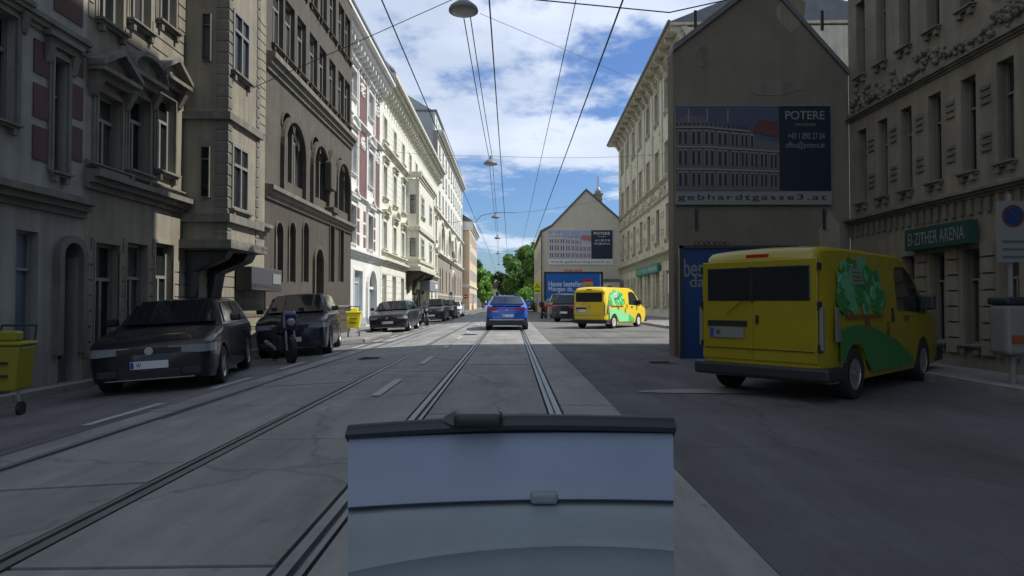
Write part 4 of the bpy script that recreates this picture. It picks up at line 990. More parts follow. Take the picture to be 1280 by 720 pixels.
def plate(par, x, y, z, wd=.52, h=.115, back=True, m=None):
    o = MB().box(-wd/2, wd/2, -.006, .006, -h/2, h/2).build('number_plate', m or M_plate, par, (x, y, z), (0, 0, 0 if back else math.pi))
    MB().box(-wd/2+.005, -wd/2+.05, -.011, -.006, -h/2+.008, h/2-.008).build('plate_band', M_plateb, o)
    text('W', -wd/2+.08, -wd/2+.15, -h*.3, h*.3, -.009, M_ink, o, bold=.01)
    return o
def lamp(par, sd, L_, W_, front, xin, z0, z1, wrap, m, name):
    def hx(e):
        k = 1.0 if e > .26 else math.sqrt(max(0, 1-((.26-e)/.26)**2)); s = e
        return W_/2*(1-.06*(abs(s-L_/2)/(L_/2))**4)-.156*(1-k)
    es = [0, .02, .05, .1, .17, .24, .30]; es = [e for e in es if e <= wrap]
    outer = [(hx(0)-xin, -.012)]+[(hx(e)+.010, e-.010) for e in es]
    inner = [(hx(es[-1])-.08, es[-1]), (hx(0)-xin, .06)]
    f = 1 if front else -1
    poly = [(sd*x, f*(L_/2-e)) for x, e in outer+inner]
    zm = z0+(z1-z0)*.5; b = MB(); n = len(poly)
    lift = [0]*n
    for k in range(n): lift[k] = .45*(z1-z0)*(1-min(1, (abs(poly[k][0])-(hx(0)-xin))/xin))*.5
    vs = [(x, y, z0+lift[k]) for k, (x, y) in enumerate(poly)]+[(x, y, z1) for x, y in poly]
    b.add(vs, [tuple(range(n-1, -1, -1)), tuple(range(n, 2*n))]+[(k, (k+1) % n, (k+1) % n+n, k+n) for k in range(n)])
    o = b.build(name, m, par)
    if front:
        xc = hx(0)-xin*.5; MB().lathe([(.001, 0), (.042, .0), (.05, .016), (.001, .01)], 14, (sd*xc, L_/2-.005, (z0+z1)/2+.01), 'y').build('lamp_lens', M_chrome, o)
    return o
def car(name, label, cat, loc, rz, paint, L_=4.25, W_=1.8, H_=1.45, top=None, cab=None, wr=.32, wy=None, front=True, style='hatch', group=None, roll=0, lights=True, rimm=None):
    t = thing(name, label, cat, loc, rz, group, rot=(0, roll, rz))
    wy = wy or (.85, L_-.82); hw = W_/2
    top = top or [(0, .86), (.3, .95), (1.6, .96), (3.0, .95), (3.4, .92), (3.95, .80), (L_, .66)]
    hull(L_, W_, top, .2, wy, wr, paint, t)
    rb, rr, fr, fb = cab or (.08, .55, 2.3, 3.1)
    zt = H_; zbr, zbf = lerp_tab(top, rb)-.02, lerp_tab(top, fb)-.02; wb = hw-.07; wt = hw-.27
    Y = lambda s: s-L_/2
    # cabin shell: sections with a rounded roof
    secs = [(rb, zbr, 0), (rb+(rr-rb)*.5, zt-.02, .55), (rr, zt, .93), (rr+(fr-rr)*.35, zt, 1), (fr-(fr-rr)*.25, zt, .99), (fr, zt, .93), (fr+(fb-fr)*.5, zt, .5), (fb, zbf, 0)]
    b = MB(); rings = []
    for s, zz_, q in secs:
        zb = lerp_tab(top, s)-.02; zz_ = zb+(zt-zb)*q+.001; wtt = wb+(wt-wb)*q
        h = [(wb, Y(s), zb), (wb+(wtt-wb)*.5, Y(s), zb+(zz_-zb)*.5), (wtt, Y(s), zz_-.03*q), (wtt-.06, Y(s), zz_), (wtt*.5, Y(s), zz_+.02*q)]
        rings.append(h+[(0, Y(s), zz_+.028*q)]+[(-p[0], p[1], p[2]) for p in h[::-1]])
    b.loft(rings, closed=True); b.build('cabin', paint, t, smooth=True)
    def cp(s, q, side):       # point on cabin side
        zb = lerp_tab(top, s)-.02
        return (side*(wb+(wt-wb)*q+.006), Y(s), zb+(zt-zb)*q)
    mid = (rr+fr)/2+.15
    for sd in (1, -1):
        for nm, poly in (('side_window', [(mid+.05, .1), (fb-.28, .1), (fr+.12, .84), (mid+.05, .87)]), ('side_window', [(rb+.48, .1), (mid-.05, .1), (mid-.05, .87), (rr+.2, .84)])):
            pts = [cp(s, q, sd) for s, q in poly]
            patch(pts if sd > 0 else pts[::-1], .008, M_carg, t, nm)
        MB().box(-.09, .09, -.07, .07, -.06, .07).build('mirror', paint, t, (sd*(hw+.08), Y(fb-.42), lerp_tab(top, fb-.4)+.10), bevel=.03)
        MB().box(-.012, .012, -.09, .09, -.015, .015).build('door_handle', paint, t, (sd*(hw-.0), Y(mid-.25), .82), bevel=.005)
        for s0 in (mid, fb-.3): MB().box(-.002, .002, -.006, .006, -.32, .30).build('door_seam', M_rub, t, (sd*(hw+.001), Y(s0), .6), fix=False)
    def endglass(s0, s1, name):      # s0 base, s1 roof
        zb = lerp_tab(top, s0)-.02; n = 1 if s0 > s1 else -1
        pts = []
        for x, q in ((-1, .08), (1, .08), (1, .86), (-1, .86)):
            xx = (wb+(wt-wb)*q)-.10; s = s0+(s1-s0)*q; pts.append((x*xx, Y(s), zb+(zt-zb)*q+.045))
        nv = Vector((0, (zt-zb), abs(s0-s1))) if n > 0 else Vector((0, -(zt-zb), abs(s0-s1)))
        patch(pts if n < 0 else pts[::-1], .014, M_carg, t, name, nv.normalized())
    endglass(fb, fr, 'windshield'); endglass(rb, rr, 'rear_window')
    for y in wy:
        for sd in (1, -1): wheel_set(t, sd*(hw-.11), Y(y), wr, .21, rimm)
    if front:
        yf = L_/2
        for sd in (1, -1):
            lamp(t, sd, L_, W_, True, .42, lerp_tab(top, L_)-.135, lerp_tab(top, L_)-.015, .30, M_lampg, 'headlight')
            MB().box(-.13, .13, 0, .03, -.05, .05).build('fog_lamp', M_rubg, t, (sd*(hw-.32), yf-.01, .34), bevel=.01)
        MB().box(-hw+.45, hw-.45, -.02, .012, -.045, .045).build('grille', M_rubg, t, (0, yf, lerp_tab(top, L_)-.075), bevel=.008)
        MB().box(-.42, .42, -.02, .012, -.07, .07).build('lower_grille', M_rub, t, (0, yf, .31), bevel=.01)
        MB().lathe([(.045, 0), (.06, 0), (.06, .014), (.045, .014)], 20, (0, yf+.012, lerp_tab(top, L_)-.075), 'y').build('badge', M_chrome, t)
        MB().box(-.62, .62, -.01, .008, -.008, .008).build('chrome_trim', M_chrome, t, (0, yf+.006, .245))
        plate(t, 0, yf+.02, .46, back=False)
    yr = -L_/2
    for sd in (1, -1): lamp(t, sd, L_, W_, False, .34, lerp_tab(top, 0)-.17, lerp_tab(top, 0)-.03, .20, M_tail, 'tail_light')
    if not front: plate(t, 0, yr-.012, .58)
    return t
ROLL = -math.atan(.055)
hatch_top = [(0, .90), (.25, .98), (1.6, .99), (2.9, .99), (3.2, .97), (3.8, .88), (4.12, .80), (4.25, .74)]
suv_top = [(0, .98), (.3, 1.07), (1.6, 1.08), (3.1, 1.08), (3.5, 1.06), (4.1, .98), (4.3, .92), (4.4, .86)]
GL = 'cars parked along the left kerb'
def leftcar(label, yfront, x, paint, **k):
    L_ = k.get('L_', 4.25); xx = x; an_ = k.pop('ang', 0)
    return car('parked_car', label, 'car', (xx, yfront+L_/2, g(xx)), math.pi+R(an_), paint, group=GL, roll=-ROLL, **k)
leftcar('black hatchback parked nose-on in sunlight behind the yellow cart, first of the lit row', 28.9, -5.55, M_black, top=hatch_top)
leftcar('dark SUV parked behind the motorcycle, second car of the sunlit left row', 44.3, -5.5, M_navy, L_=4.4, H_=1.62, top=suv_top, cab=(.15, .5, 2.5, 3.35), wr=.35)
leftcar('dark estate car parked between the dark SUV and the white car on the left', 51.8, -5.5, M_black, L_=4.4, H_=1.58, top=suv_top, cab=(.15, .6, 2.5, 3.35))
leftcar('white car parked behind the dark cars, farthest of the left row', 60.4, -5.5, M_whitep, top=hatch_top)
leftcar('black hatchback in shade at the left edge, nearest of all parked cars', 9.6, -5.92, M_black, top=hatch_top, ang=14)
leftcar('dark SUV in shade behind the near black hatchback and motorcycle', 16.0, -5.85, M_navy, ang=10, L_=4.3, H_=1.62, top=[(a*4.3/4.4, z) for a, z in suv_top], cab=(.15, .5, 2.5, 3.3), wr=.35)

# blue fastback sedan in the lane
cx_, yy = -.17, 27.0
top = [(0, .98), (.12, 1.04), (.7, 1.06), (1.2, 1.05), (3.4, 1.0), (3.8, .96), (4.4, .82), (4.72, .66)]
t = car('moving_car', 'blue fastback sedan driving ahead on the tram track, seen from behind', 'car', (cx_, yy+2.36, 0), 0, M_blue, L_=4.72, W_=1.84, H_=1.46, top=top, cab=(.35, 1.55, 2.7, 3.6), front=False, wr=.35, wy=(1.0, 3.85), lights=False)
for o in [o for o in t.children if o.name.startswith('tail_light')]: bpy.data.objects.remove(o)
yr = -2.36
for sd in (1, -1):
    MB().prism_y([(sd*.34, .88), (sd*.74, .83), (sd*.80, .88), (sd*.78, .98), (sd*.34, .94)][::-sd], yr-.02, yr+.10).build('tail_light', M_tail, t)
    MB().box(sd*.80-.05, sd*.80+.05, yr-.02, yr+.5, .18, .55).build('bumper_corner', M_rubg, t, bevel=.02)
MB().box(-.34, .34, yr-.025, yr+.08, .905, .935).build('light_bar', M_tail, t)
MB().box(-.80, .80, yr-.035, yr+.3, .20, .42).build('rear_diffuser', M_rubg, t, bevel=.04); MB().box(-.74, .74, yr-.045, yr, .43, .465).build('chrome_trim', M_chrome, t)
MB().box(-.62, .62, yr-.0, yr+.14, 1.035, 1.075).build('spoiler', M_blue, t, bevel=.015)
b = MB()
for k in range(3):
    a = R(90+120*k); b.prism_y([(.012*math.cos(a+1.57)*2, .024*math.sin(a+1.57)), (-.024*math.cos(a+1.57), -.012*math.sin(a+1.57)), (.10*math.cos(a), .10*math.sin(a))], -.012, 0)
b.build('three_point_badge', M_plate, t, (0, yr-.012, .86))
MB().box(-.62, -.35, -.006, 0, -.018, .018).build('model_badge', M_chrome, t, (0, yr-.012, .80))
for o in t.children:
    if o.name.startswith('number_plate'): o.location = (0.03, yr-.02, .62)

# yellow vans
def van(label, loc, rz, Y_, G_, LG, dull=False, group='yellow delivery vans'):
    t = thing('delivery_van', label, 'van', loc, rz, group)
    L_, W_, H_ = 4.56, 1.73, 1.86; hw = W_/2; wr = .31; wy = (.78, 3.5); Y = lambda s: s-L_/2
    top = [(0, 1.74), (.12, 1.83), (.5, 1.86), (2.6, 1.86), (2.95, 1.80), (3.3, 1.56), (3.72, 1.14), (4.3, .95), (4.56, .72)]
    hull(L_, W_, top, .22, wy, wr, Y_, t, tumble=.11, tz=.95, endr=.09)
    def sx(z): return hw-(.11*(z-.95) if z > .95 else 0)+.004-(.006 if z > .9 else 0)
    def side(poly, m, name, sd=1, th=.008, off=0):
        pts = [(sd*(sx(z)+off), Y(s), z) for s, z in poly]
        return patch(pts if sd > 0 else pts[::-1], th, m, t, name, (sd, 0, .1))
    for sd in (1, -1):
        q = side([(2.38, 1.08), (3.62, 1.02), (3.60, 1.10), (3.12, 1.58), (2.86, 1.68), (2.50, 1.68), (2.42, 1.6)], M_carg, 'side_window', sd, .012)
        side([(2.62, .93), (2.80, .93), (2.80, 1.0), (2.62, 1.0)], M_trunkp, 'door_handle', sd, .02); side([(2.12, .92), (2.18, .92), (2.18, 1.10), (2.12, 1.10)], M_rub, 'handle_recess', sd, .016)
        side([(.55, .985), (1.75, .985), (1.75, 1.03), (.55, 1.03)], M_trunkp, 'door_rail', sd, .014)
        for s0 in (2.32, 1.05): side([(s0, .30 if s0 > 2 else .98), (s0+.014, .30 if s0 > 2 else .98), (s0+.014, 1.72), (s0, 1.72)], M_trunkp, 'door_seam', sd, .006)
        MB().box(-.1, .1, -.06, .06, -.1, .12).build('mirror', M_rub if sd < 0 else M_rubg, t, (sd*(hw+.09), Y(3.38), 1.17), bevel=.03)
        # hill print with wheel arch cut out
        P = [(.3, .46)]+[(.78-wr*1.2*math.cos(a), .31+wr*1.2*math.sin(a)) for a in [R(25+13*i) for i in range(11)]]+[(1.3, .30), (2.32, .28), (2.32, .66), (1.9, .74), (1.5, .84), (1.1, .90), (.7, .90), (.3, .84)]
        side([(p, max(.29, z)) for p, z in P], LG if not dull else G_, 'hill_print', sd, .004)
        side([(2.34, .28), (3.05, .30), (2.9, .42), (2.34, .64)], G_, 'hill_print', sd, .004)
        # tree print: overlapping discs
        rr = random.Random(5); n = 14
        n = 20; base_ = [(.78, 1.36, .17), (1.05, 1.50, .18), (1.30, 1.56, .16), (1.50, 1.40, .18), (1.25, 1.32, .18), (.95, 1.25, .16), (1.55, 1.22, .16), (1.28, 1.18, .13), (.72, 1.20, .13), (1.74, 1.25, .12), (1.0, 1.42, .14), (1.4, 1.5, .12), (.85, 1.52, .12), (1.62, 1.33, .1)]
        base_ += [(rr.uniform(.75, 1.7), rr.uniform(1.16, 1.54), rr.uniform(.05, .10)) for _ in range(30)]
        for i, (s, z, r) in enumerate(base_):
            s, z, r = 1.08+(s-1.18)*1.32, 1.36+(z-1.36)*1.15, r*1.3
            P = [(s+r*math.cos(2*math.pi*k/n)*(rr.uniform(.72, 1.15)), min(1.76, z+r*math.sin(2*math.pi*k/n)*(rr.uniform(.72, 1.15)))) for k in range(n)]
            side(P, (LG, G_, LG, G_, M_dgreen if not dull else G_)[i % 5], 'tree_crown_print', sd, .002+.0004*i)
        side([(1.12, .84), (1.30, .84), (1.24, 1.2), (1.18, 1.2)], M_trunkp, 'tree_trunk_print', sd, .006)
        q = side([(.78, 1.40), (1.16, 1.40), (1.16, 1.60), (.78, 1.60)], M_signw if not dull else M_whted, 'board_print', sd, .022)
        for z in (1.44, 1.49, 1.54): side([(.82, z), (1.12, z), (1.12, z+.022), (.82, z+.022)], G_, 'board_line_print', sd, .024)
        b = [(1.86, .68), (1.90, .68), (1.97, .92), (1.94, .92)]; side(b, M_trunkp, 'figure_print', sd, .006); side([(1.98, .68), (2.02, .68), (1.98, .92), (1.95, .92)], M_trunkp, 'figure_print', sd, .006)
        side([(.16, .72), (.30, .72), (.30, 1.12), (.22, 1.12)], M_lampg if not dull else M_frg, 'tail_light', sd, .012)
        for y in wy: wheel_set(t, sd*(hw-.10), Y(y), wr, .2, M_rimw if not dull else M_rim, True)
        patch([(sd*(hw-.06), Y(4.36), .66), (sd*(hw-.1), Y(4.05), .86), (sd*(hw-.36), Y(4.38), .84), (sd*(hw-.34), Y(4.5), .68)][::sd], .02, M_lampg, t, 'headlight', (sd*.5, .7, .4))
    yr = Y(0)
    rp = lambda x0, x1, z0, z1, y, m, nm, bv=0: MB().box(x0, x1, y-.012, y+.05, z0, z1).build(nm, m, t, (0, yr, 0), bevel=bv)
    for x0, x1, nm in ((-.74, -.06, 'rear_door'), (-.045, .74, 'rear_door')):
        rp(x0, x1, .46, 1.70, 0, Y_, nm, .012)
    for x0, x1 in ((-.66, -.09), (-.075, .66)): rp(x0, x1, 1.20, 1.62, -.01, M_carg, 'rear_window', .01)
    b = MB(); rr = random.Random(3)
    rp(-.08, -.03, 1.2, 1.62, -.02, M_rub, 'window_seam')
    patch([(-.12, yr-.035, 1.23), (-.08, yr-.035, 1.27), (-.34, yr-.035, 1.06), (-.38, yr-.035, 1.03)], .02, M_rub, t, 'wiper', (0, -1, 0))
    for x in (-.76, .74):
        for z in (.6, 1.1, 1.55): rp(x, x+.03, z, z+.09, -.012, M_rub if dull else M_yv2, 'hinge')
    for x in (-.79, .755): rp(x, x+.045, .62, 1.12, -.004, M_frg if dull else M_lampg, 'tail_light', .01)
    rp(-.70, .70, .60, .606, -.013, M_rub, 'door_seam'); rp(.0, .03, .92, 1.02, -.02, M_rub, 'door_handle')
    rp(-.14, .14, 1.735, 1.775, .02, M_tail, 'brake_light')
    rp(-.66, -.12, .88, .95, -.012, M_rub, 'plate_lamp_bar'); p_ = plate(t, -.39, yr-.025, .80, .46, .13, m=M_plate if not dull else M_whted)
    MB().box(-hw-.004, hw+.004, yr-.03, yr+.42, .25, .42).build('rear_bumper', M_rubg, t, bevel=.04)
    MB().box(-hw+.02, hw-.02, Y(4.3), Y(4.62), .24, .5).build('front_bumper', M_rubg, t, bevel=.05)
    patch([(-.66, Y(3.70), 1.18), (.66, Y(3.70), 1.18), (.58, Y(3.12), 1.70), (-.58, Y(3.12), 1.70)][::-1], .02, M_carg, t, 'windshield', (0, .65, .75))
    return t
hd = -math.atan2(.569, .822)
def vanpos(px, py_px, Yv):   # rear right wheel at pixel
    return None
# rear axle centre of the far van
rx = ((726+761)/2-CX)/27.3; ry = 29.3
h = Vector((-math.sin(hd), math.cos(hd)))
cen = Vector((rx, ry))+h*(2.28-.78)
van('yellow delivery van with a green tree print, angle-parked in sunlight by the blue poster board', (cen.x+.1, cen.y, 0), hd, M_yv, M_green, M_lgreen)
hd2 = hd-R(13); h2 = Vector((-math.sin(hd2), math.cos(hd2))); c2 = Vector((3.62, 8.45))+h2*(1.5)
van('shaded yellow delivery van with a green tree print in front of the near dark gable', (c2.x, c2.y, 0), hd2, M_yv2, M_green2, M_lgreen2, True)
# other angle-parked cars on the right
GR = 'cars angle-parked on the right'
suvr = [(0, 1.0), (.3, 1.08), (1.6, 1.08), (3.1, 1.06), (3.5, 1.03), (4.1, .93), (4.45, .78)]
car('parked_car', 'dark grey SUV angle-parked between the yellow van and the silver van', 'car', (4.22, 39.9, 0), R(-30), M_navy, L_=4.45, H_=1.66, W_=1.82, top=suvr, cab=(.12, .7, 2.6, 3.4), wr=.35, front=False, group=GR)
car('parked_car', 'silver van-like car angle-parked below the blue poster board', 'car', (4.42, 49.5, 0), R(-24), M_silver, L_=4.4, H_=1.83, W_=1.8, top=[(a, z+.05) for a, z in suvr], cab=(.1, .35, 2.7, 3.5), front=False, group=GR)
car('distant_car', 'dark car far ahead in the right lane beside the trees', 'car', (2.3, 84, 0), 0, M_navy, front=False, top=hatch_top)

def motorbike(label, loc, rz, paint, scoot=False, grp=None):
    t = thing('motorcycle' if not scoot else 'motor_scooter', label, 'motorcycle' if not scoot else 'scooter', loc, rz, grp)
    r = .30 if not scoot else .22
    for nm, y in (('front_wheel', .68), ('rear_wheel', -.66)):
        o = MB().lathe([(r*.72, -.06), (r*.95, -.06), (r, 0), (r*.95, .06), (r*.72, .06)], 24, (0, 0, 0), 'x').build(nm, M_tyre, t, (0, y, r), smooth=True)
        b = MB(); b.lathe([(r*.68, -.03), (r*.74, -.03), (r*.74, .03), (r*.68, .03)], 20, (0, 0, 0), 'x'); b.lathe([(.05, -.06), (.05, .06)], 10, (0, 0, 0), 'x')
        for k in range(5):
            a = 2*math.pi*k/5; b.tube([(0, .04*math.cos(a), .04*math.sin(a)), (0, r*.7*math.cos(a), r*.7*math.sin(a))], .018, 5)
        b.build('rim', M_rim, o)
    MB().loft([[(x*w_, y, z+q*h_) for x, q in ((0, -1), (.8, -.7), (1, 0), (.8, .7), (0, 1), (-.8, .7), (-1, 0), (-.8, -.7))] for y, z, w_, h_ in ((-.85, .82, .04, .04), (-.5, .78, .14, .10), (-.1, .72, .17, .14), (.2, .80, .17, .16), (.42, .85, .12, .12), (.55, .88, .05, .05))]).build('fuel_tank', paint, t, smooth=True)
    MB().box(-.13, .13, -.75, -.05, .84, .93).build('seat', M_rub, t, bevel=.03)
    MB().box(-.17, .17, -.25, .30, .25, .62).build('engine', M_rubg, t, bevel=.05)
    for s in (-1, 1): MB().tube([(s*.09, .68, r), (s*.09, .50, .95)], .022, 6).build('fork', M_galv, t)
    MB().tube([(-.36, .36, 1.06), (-.12, .48, 1.0), (.12, .48, 1.0), (.36, .36, 1.06)], .016, 6).build('handlebar', M_rub, t)
    for s in (-1, 1): MB().tube([(s*.25, .40, 1.03), (s*.30, .42, 1.18)], .008, 5).box(s*.30-.06, s*.30+.06, .40, .43, 1.16, 1.24).build('mirror', M_rub, t)
    MB().lathe([(.001, 0), (.08, .02), (.09, .1), (.05, .14)], 14, (0, .56, .92), 'y').build('headlight', M_lampg, t, smooth=True)
    MB().prism_x([(.25, .6), (.62, .75), (.55, 1.1), (.42, 1.2), (.35, .95)] if not scoot else [(.2, .25), (.35, .25), (.62, .8), (.55, 1.05), (.45, 1.0)], -.16, .16).build('fairing', paint, t, bevel=.05)
    MB().tube([(.16, .1, .3), (.17, -.8, .42)], .045, 8).build('exhaust', M_galv, t)
    MB().tube([(-.1, 0, .28), (-.28, -.05, .01)], .015, 5).build('kickstand', M_rubg, t)
    if scoot: MB().box(-.16, .16, -.9, -.55, .9, 1.2).build('top_box', M_rub, t, bevel=.04); MB().box(-.14, .14, -.2, .35, .2, .27).build('footboard', paint, t)
    return t
GM = 'parked motorcycles'
motorbike('dark blue motorcycle parked between black hatchback and dark SUV in sunlight', (-5.15, 37.6, g(-5.15)), R(205), M_navy, grp=GM)
motorbike('dark motorcycle in shade between the near hatchback and the near SUV', (-5.25, 14.75, g(-5.25)), R(215), mat('deep_blue_bike_paint', (.01, .015, .06), .3, coat=.6), grp=GM)
motorbike('dark motorcycle at the far end of the left parked row', (-5.3, 67.5, g(-5.3)), R(185), M_black, grp=GM)
motorbike('red scooter parked left of the silver car by the gable wall', (2.42, 47.0, 0), R(-15), M_signr, True)

# yellow carts
def cart(label, loc, rz, ym, grp='yellow postal carts'):
    t = thing('postal_cart', label, 'cart', loc, rz, grp)
    MB().prism_y([(-.22, .32), (.22, .32), (.27, .88), (-.27, .88)], -.2, .2).build('bin', ym, t, bevel=.03)
    MB().box(-.29, .29, -.22, .22, .88, .93).build('lid', ym, t, bevel=.02)
    for z in (.5, .66): MB().box(-.14, .14, -.235, -.205, z, z+.03).build('bin_rib', M_rubg, t)
    for s in (-1, 1):
        MB().lathe([(.001, -.02), (.09, -.02), (.09, .02), (.001, .02)], 16, (s*.2, -.02, .09), 'x').build('wheel', M_rub, t)
        MB().tube([(s*.16, 0, .3), (s*.19, -.02, .1)], .015, 5).build('fork', M_galv, t)
        MB().tube([(s*.2, .2, .6), (s*.2, .34, 1.12)], .012, 5).build('handle_bar', M_rubg, t)
    MB().tube([(-.2, .34, 1.12), (.2, .34, 1.12)], .016, 6).build('grip', M_rubg, t)
    MB().box(-.12, .15, -.05, .15, .93, 1.06).build('mail_bag', ym, t, bevel=.03)
    return t
cart('bright yellow postal cart on the pavement in front of the sunlit black hatchback', (-5.86, 23.9, g(-5.86)+.12), R(10), M_yb)
cart('dull yellow postal cart at the left edge of the shaded pavement', (-6.35, 8.05, g(-6.35)), R(12), M_yb2)

# ================================================================== STREET FURNITURE
def signpost(label, loc, board, h, cat='sign', wd=.5, bh=.9, bz=1.6, kind='parking', rz=0, dull=False, name='traffic_sign'):
    t = thing(name, label, cat, loc, rz)
    MB().tube([(0, .05, 0), (0, .05, h)], .03, 8).build('pole', M_galv if not dull else M_frg, t)
    wt = M_signw if not dull else M_whted
    if kind == 'parking':
        o = MB().box(-wd/2, wd/2, -.01, .01, bz, bz+bh).build('sign_board', wt, t); r = wd*.36; zc = bz+bh-r-.05
        d = MB().lathe([(r, 0), (r, .008)], 24, (0, -.02, zc), 'y').build('ring_print', M_signr if not dull else M_print4d, o); MB().lathe([(r*.78, 0), (r*.78, .004)], 24, (0, -.026, zc), 'y').build('disc_print', M_signb if not dull else M_bbblue2, o)
        patch([(r*.5, -.027, zc-r*.62), (r*.62, -.027, zc-r*.5), (-r*.5, -.027, zc+r*.62), (-r*.62, -.027, zc+r*.5)], .004, M_signr if not dull else M_print4d, o, 'bar_print', (0, -1, 0))
        for k in range(3): MB().box(-wd*.36, wd*.36, -.016, -.011, bz+.06+k*.10, bz+.085+k*.10).build('line_print', M_print3, o)
    return t
signpost('white parking sign board on its pole beside the ochre-grey house corner', (9.62, 37.9, .1), None, 2.95, wd=.62, bh=1.15, bz=1.62)
t = thing('waste_bin', 'grey litter bin with orange bands on a post below the parking sign', 'bin', (9.5, 37.0, .1))
MB().prism_z([(-.24, -.2), (.24, -.2), (.24, .2), (-.24, .2)], .35, 1.2).build('bin_body', M_galv, t, bevel=.05)
MB().box(-.25, .25, -.21, .21, 1.2, 1.32).build('hood', M_lampc, t, bevel=.04); MB().box(-.16, .16, -.23, -.2, .98, 1.1).build('orange_band', mat('orange_plastic', (.75, .20, .03), .5), t); MB().box(-.2, .2, -.23, -.2, .5, .66).build('orange_band', MATS['orange_plastic'], t)
MB().tube([(0, 0, 0), (0, 0, .36)], .04, 8).build('post', M_galv, t)
signpost('shaded parking sign board on a pole at the right edge of the picture', ((1268-CX)/F*8.3, 8.3, 0), None, 2.6, wd=.40, bh=.80, bz=1.70, dull=True)
t = thing('waste_bin', 'dull grey litter bin with orange band at the right edge in shade', 'bin', (6.55, 8.35, .0))
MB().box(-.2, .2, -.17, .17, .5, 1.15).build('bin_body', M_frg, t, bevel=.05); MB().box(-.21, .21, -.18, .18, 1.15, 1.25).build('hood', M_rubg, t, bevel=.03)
MB().box(-.15, .15, -.19, -.17, .66, .76).build('orange_band', mat('shade_toned_orange_plastic', (.22, .07, .02), .6), t); MB().tube([(0, 0, 0), (0, 0, .5)], .035, 8).build('post', M_frg, t)  # orange band colour lowered to a shaded tone
signpost('white parking board with a blue disc on the left pavement by the arched house', (-6.9, 73.6, g(-6.9)+.1), None, 2.6, wd=.55, bh=1.0, bz=1.6)
t = thing('traffic_sign', 'round red no-entry sign on a pole by the peach house', 'sign', (-6.85, 97, g(-6.85)+.1)); MB().tube([(0, .05, 0), (0, .05, 2.6)], .03, 8).build('pole', M_galv, t)
o = MB().lathe([(.35, 0), (.35, .02)], 24, (0, 0, 2.25), 'y').build('sign_disc', M_signr, t); MB().box(-.24, .24, -.008, 0, 2.19, 2.31).build('bar_print', M_signw, o)
t = thing('traffic_sign', 'yellow warning sign with a black triangle beside the corner of the gable house', 'sign', (2.75, 66.5, 0)); MB().tube([(0, .05, 0), (0, .05, 3.3)], .035, 8).build('pole', M_galv, t)
o = MB().box(-.36, .36, -.01, .01, 2.15, 3.3).build('sign_board', M_signy, t)
tri = lambda s, z, y: MB().prism_y([(-s, z-s*.6), (s, z-s*.6), (0, z+s*1.1)], y-.004, y)
tri(.27, 2.86, -.012).build('triangle_print', M_ink, o); tri(.17, 2.85, -.018).build('triangle_fill_print', M_signy, o); tri(.06, 2.85, -.024).build('figure_print', M_ink, o)
MB().box(-.28, .28, -.016, -.011, 2.3, 2.42).build('line_print', M_ink, o)
for x, y, hh, lb in ((-4.6, 118, 1.5, 'left one'), (-4.15, 122, 1.5, 'right one')):
    tag(MB().tube([(x, y, -.2), (x, y, hh)], .09, 8).build('bollard', M_signw), 'pale post at the far left kerb under the tree, '+lb+' of the pair', 'post', 'pale posts at the far left kerb')

# hanging street lamps over the middle
LZ = CH+7.3; lamps = []
for i, (x, Yd, lab) in enumerate([(-1.19, 15.9, 'big grey pendant street lamp at the top of the picture, nearest of the row'), (-1.08, 33.7, 'grey pendant street lamp on wires, second nearest of the row'),
        (-1.33, 55, 'grey pendant street lamp carried by the arched span wire, third of the row'), (-1.54, 73, 'small pendant street lamp above the blue car, fourth of the row'),
        (-1.9, 96, 'tiny pendant street lamp, fifth of the row'), (-2.3, 124, 'tiny pendant street lamp farthest down the street')]):
    t = thing('street_lamp', lab, 'street lamp', (x, Yd, LZ), 0, 'pendant lamps hung over the street')
    MB().lathe([(.06, .26), (.12, .25), (.22, .20), (.34, .10), (.37, .04), (.37, 0), (.30, -.01)], 32).build('lamp_shade', M_lampc, t, smooth=True)
    MB().lathe([(.30, -.004), (.27, -.035), (.18, -.06), (.001, -.07)], 28).build('glass_bowl', M_lampb, t, smooth=True)
    MB().box(-.05, .05, -.05, .05, .25, .46).build('clamp', M_galv, t)
    for s in (-1, 1): MB().box(s*.30-.02, s*.30+.02, -.03, .03, .02, .09).build('latch', M_galv, t)
    lamps.append((x, Yd))
def sag(p0, p1, s, n=14): 
    p0, p1 = Vector(p0), Vector(p1); return [p0.lerp(p1, k/n)-Vector((0, 0, s*4*(k/n)*(1-k/n))) for k in range(n+1)]
def cable(name, label, pts, r=.012, cat='cable', grp='overhead wires'):
    return tag(MB().tube(pts, r, 5).build(name, M_wire, fix=False), label, cat, grp)
pts = []
for s in (-.09, .09):
    P = []
    for (a, b2), (c, d) in zip(lamps[:-1], lamps[1:]): P += sag((a+s, b2, LZ+.42), (c+s, d, LZ+.42), .12, 6)[:-1]
    P.append(Vector((lamps[-1][0]+s, lamps[-1][1], LZ+.42)))
    cable('lamp_cable', ('left' if s < 0 else 'right')+' one of the paired feed cables running from lamp to lamp', P, .015)
cable('contact_wire', 'tram contact wire over the near track, right of the lamps', [(-.31, 4, 5.5), (-.31, 60, 5.5), (-.5, 150, 5.5)], .012, 'wire')
cable('contact_wire', 'tram contact wire over the far track, crossing down past the left facades', [(-2.4, 6, 6.8), (-2.4, 70, 6.8), (-3.0, 150, 6.8)], .014, 'wire')
cable('feeder_wire', 'thick overhead wire sloping down to the gable house, rightmost of the long wires', [(2.08, 6, 6.8), (2.1, 55, 6.8), (1.9, 140, 6.8)], .018, 'wire')
cable('feeder_wire', 'thin overhead wire between the lamps and the rightmost long wire', [(1.22, 6, 6.8), (1.15, 40, 6.8), (.9, 110, 6.8)], .010, 'wire')
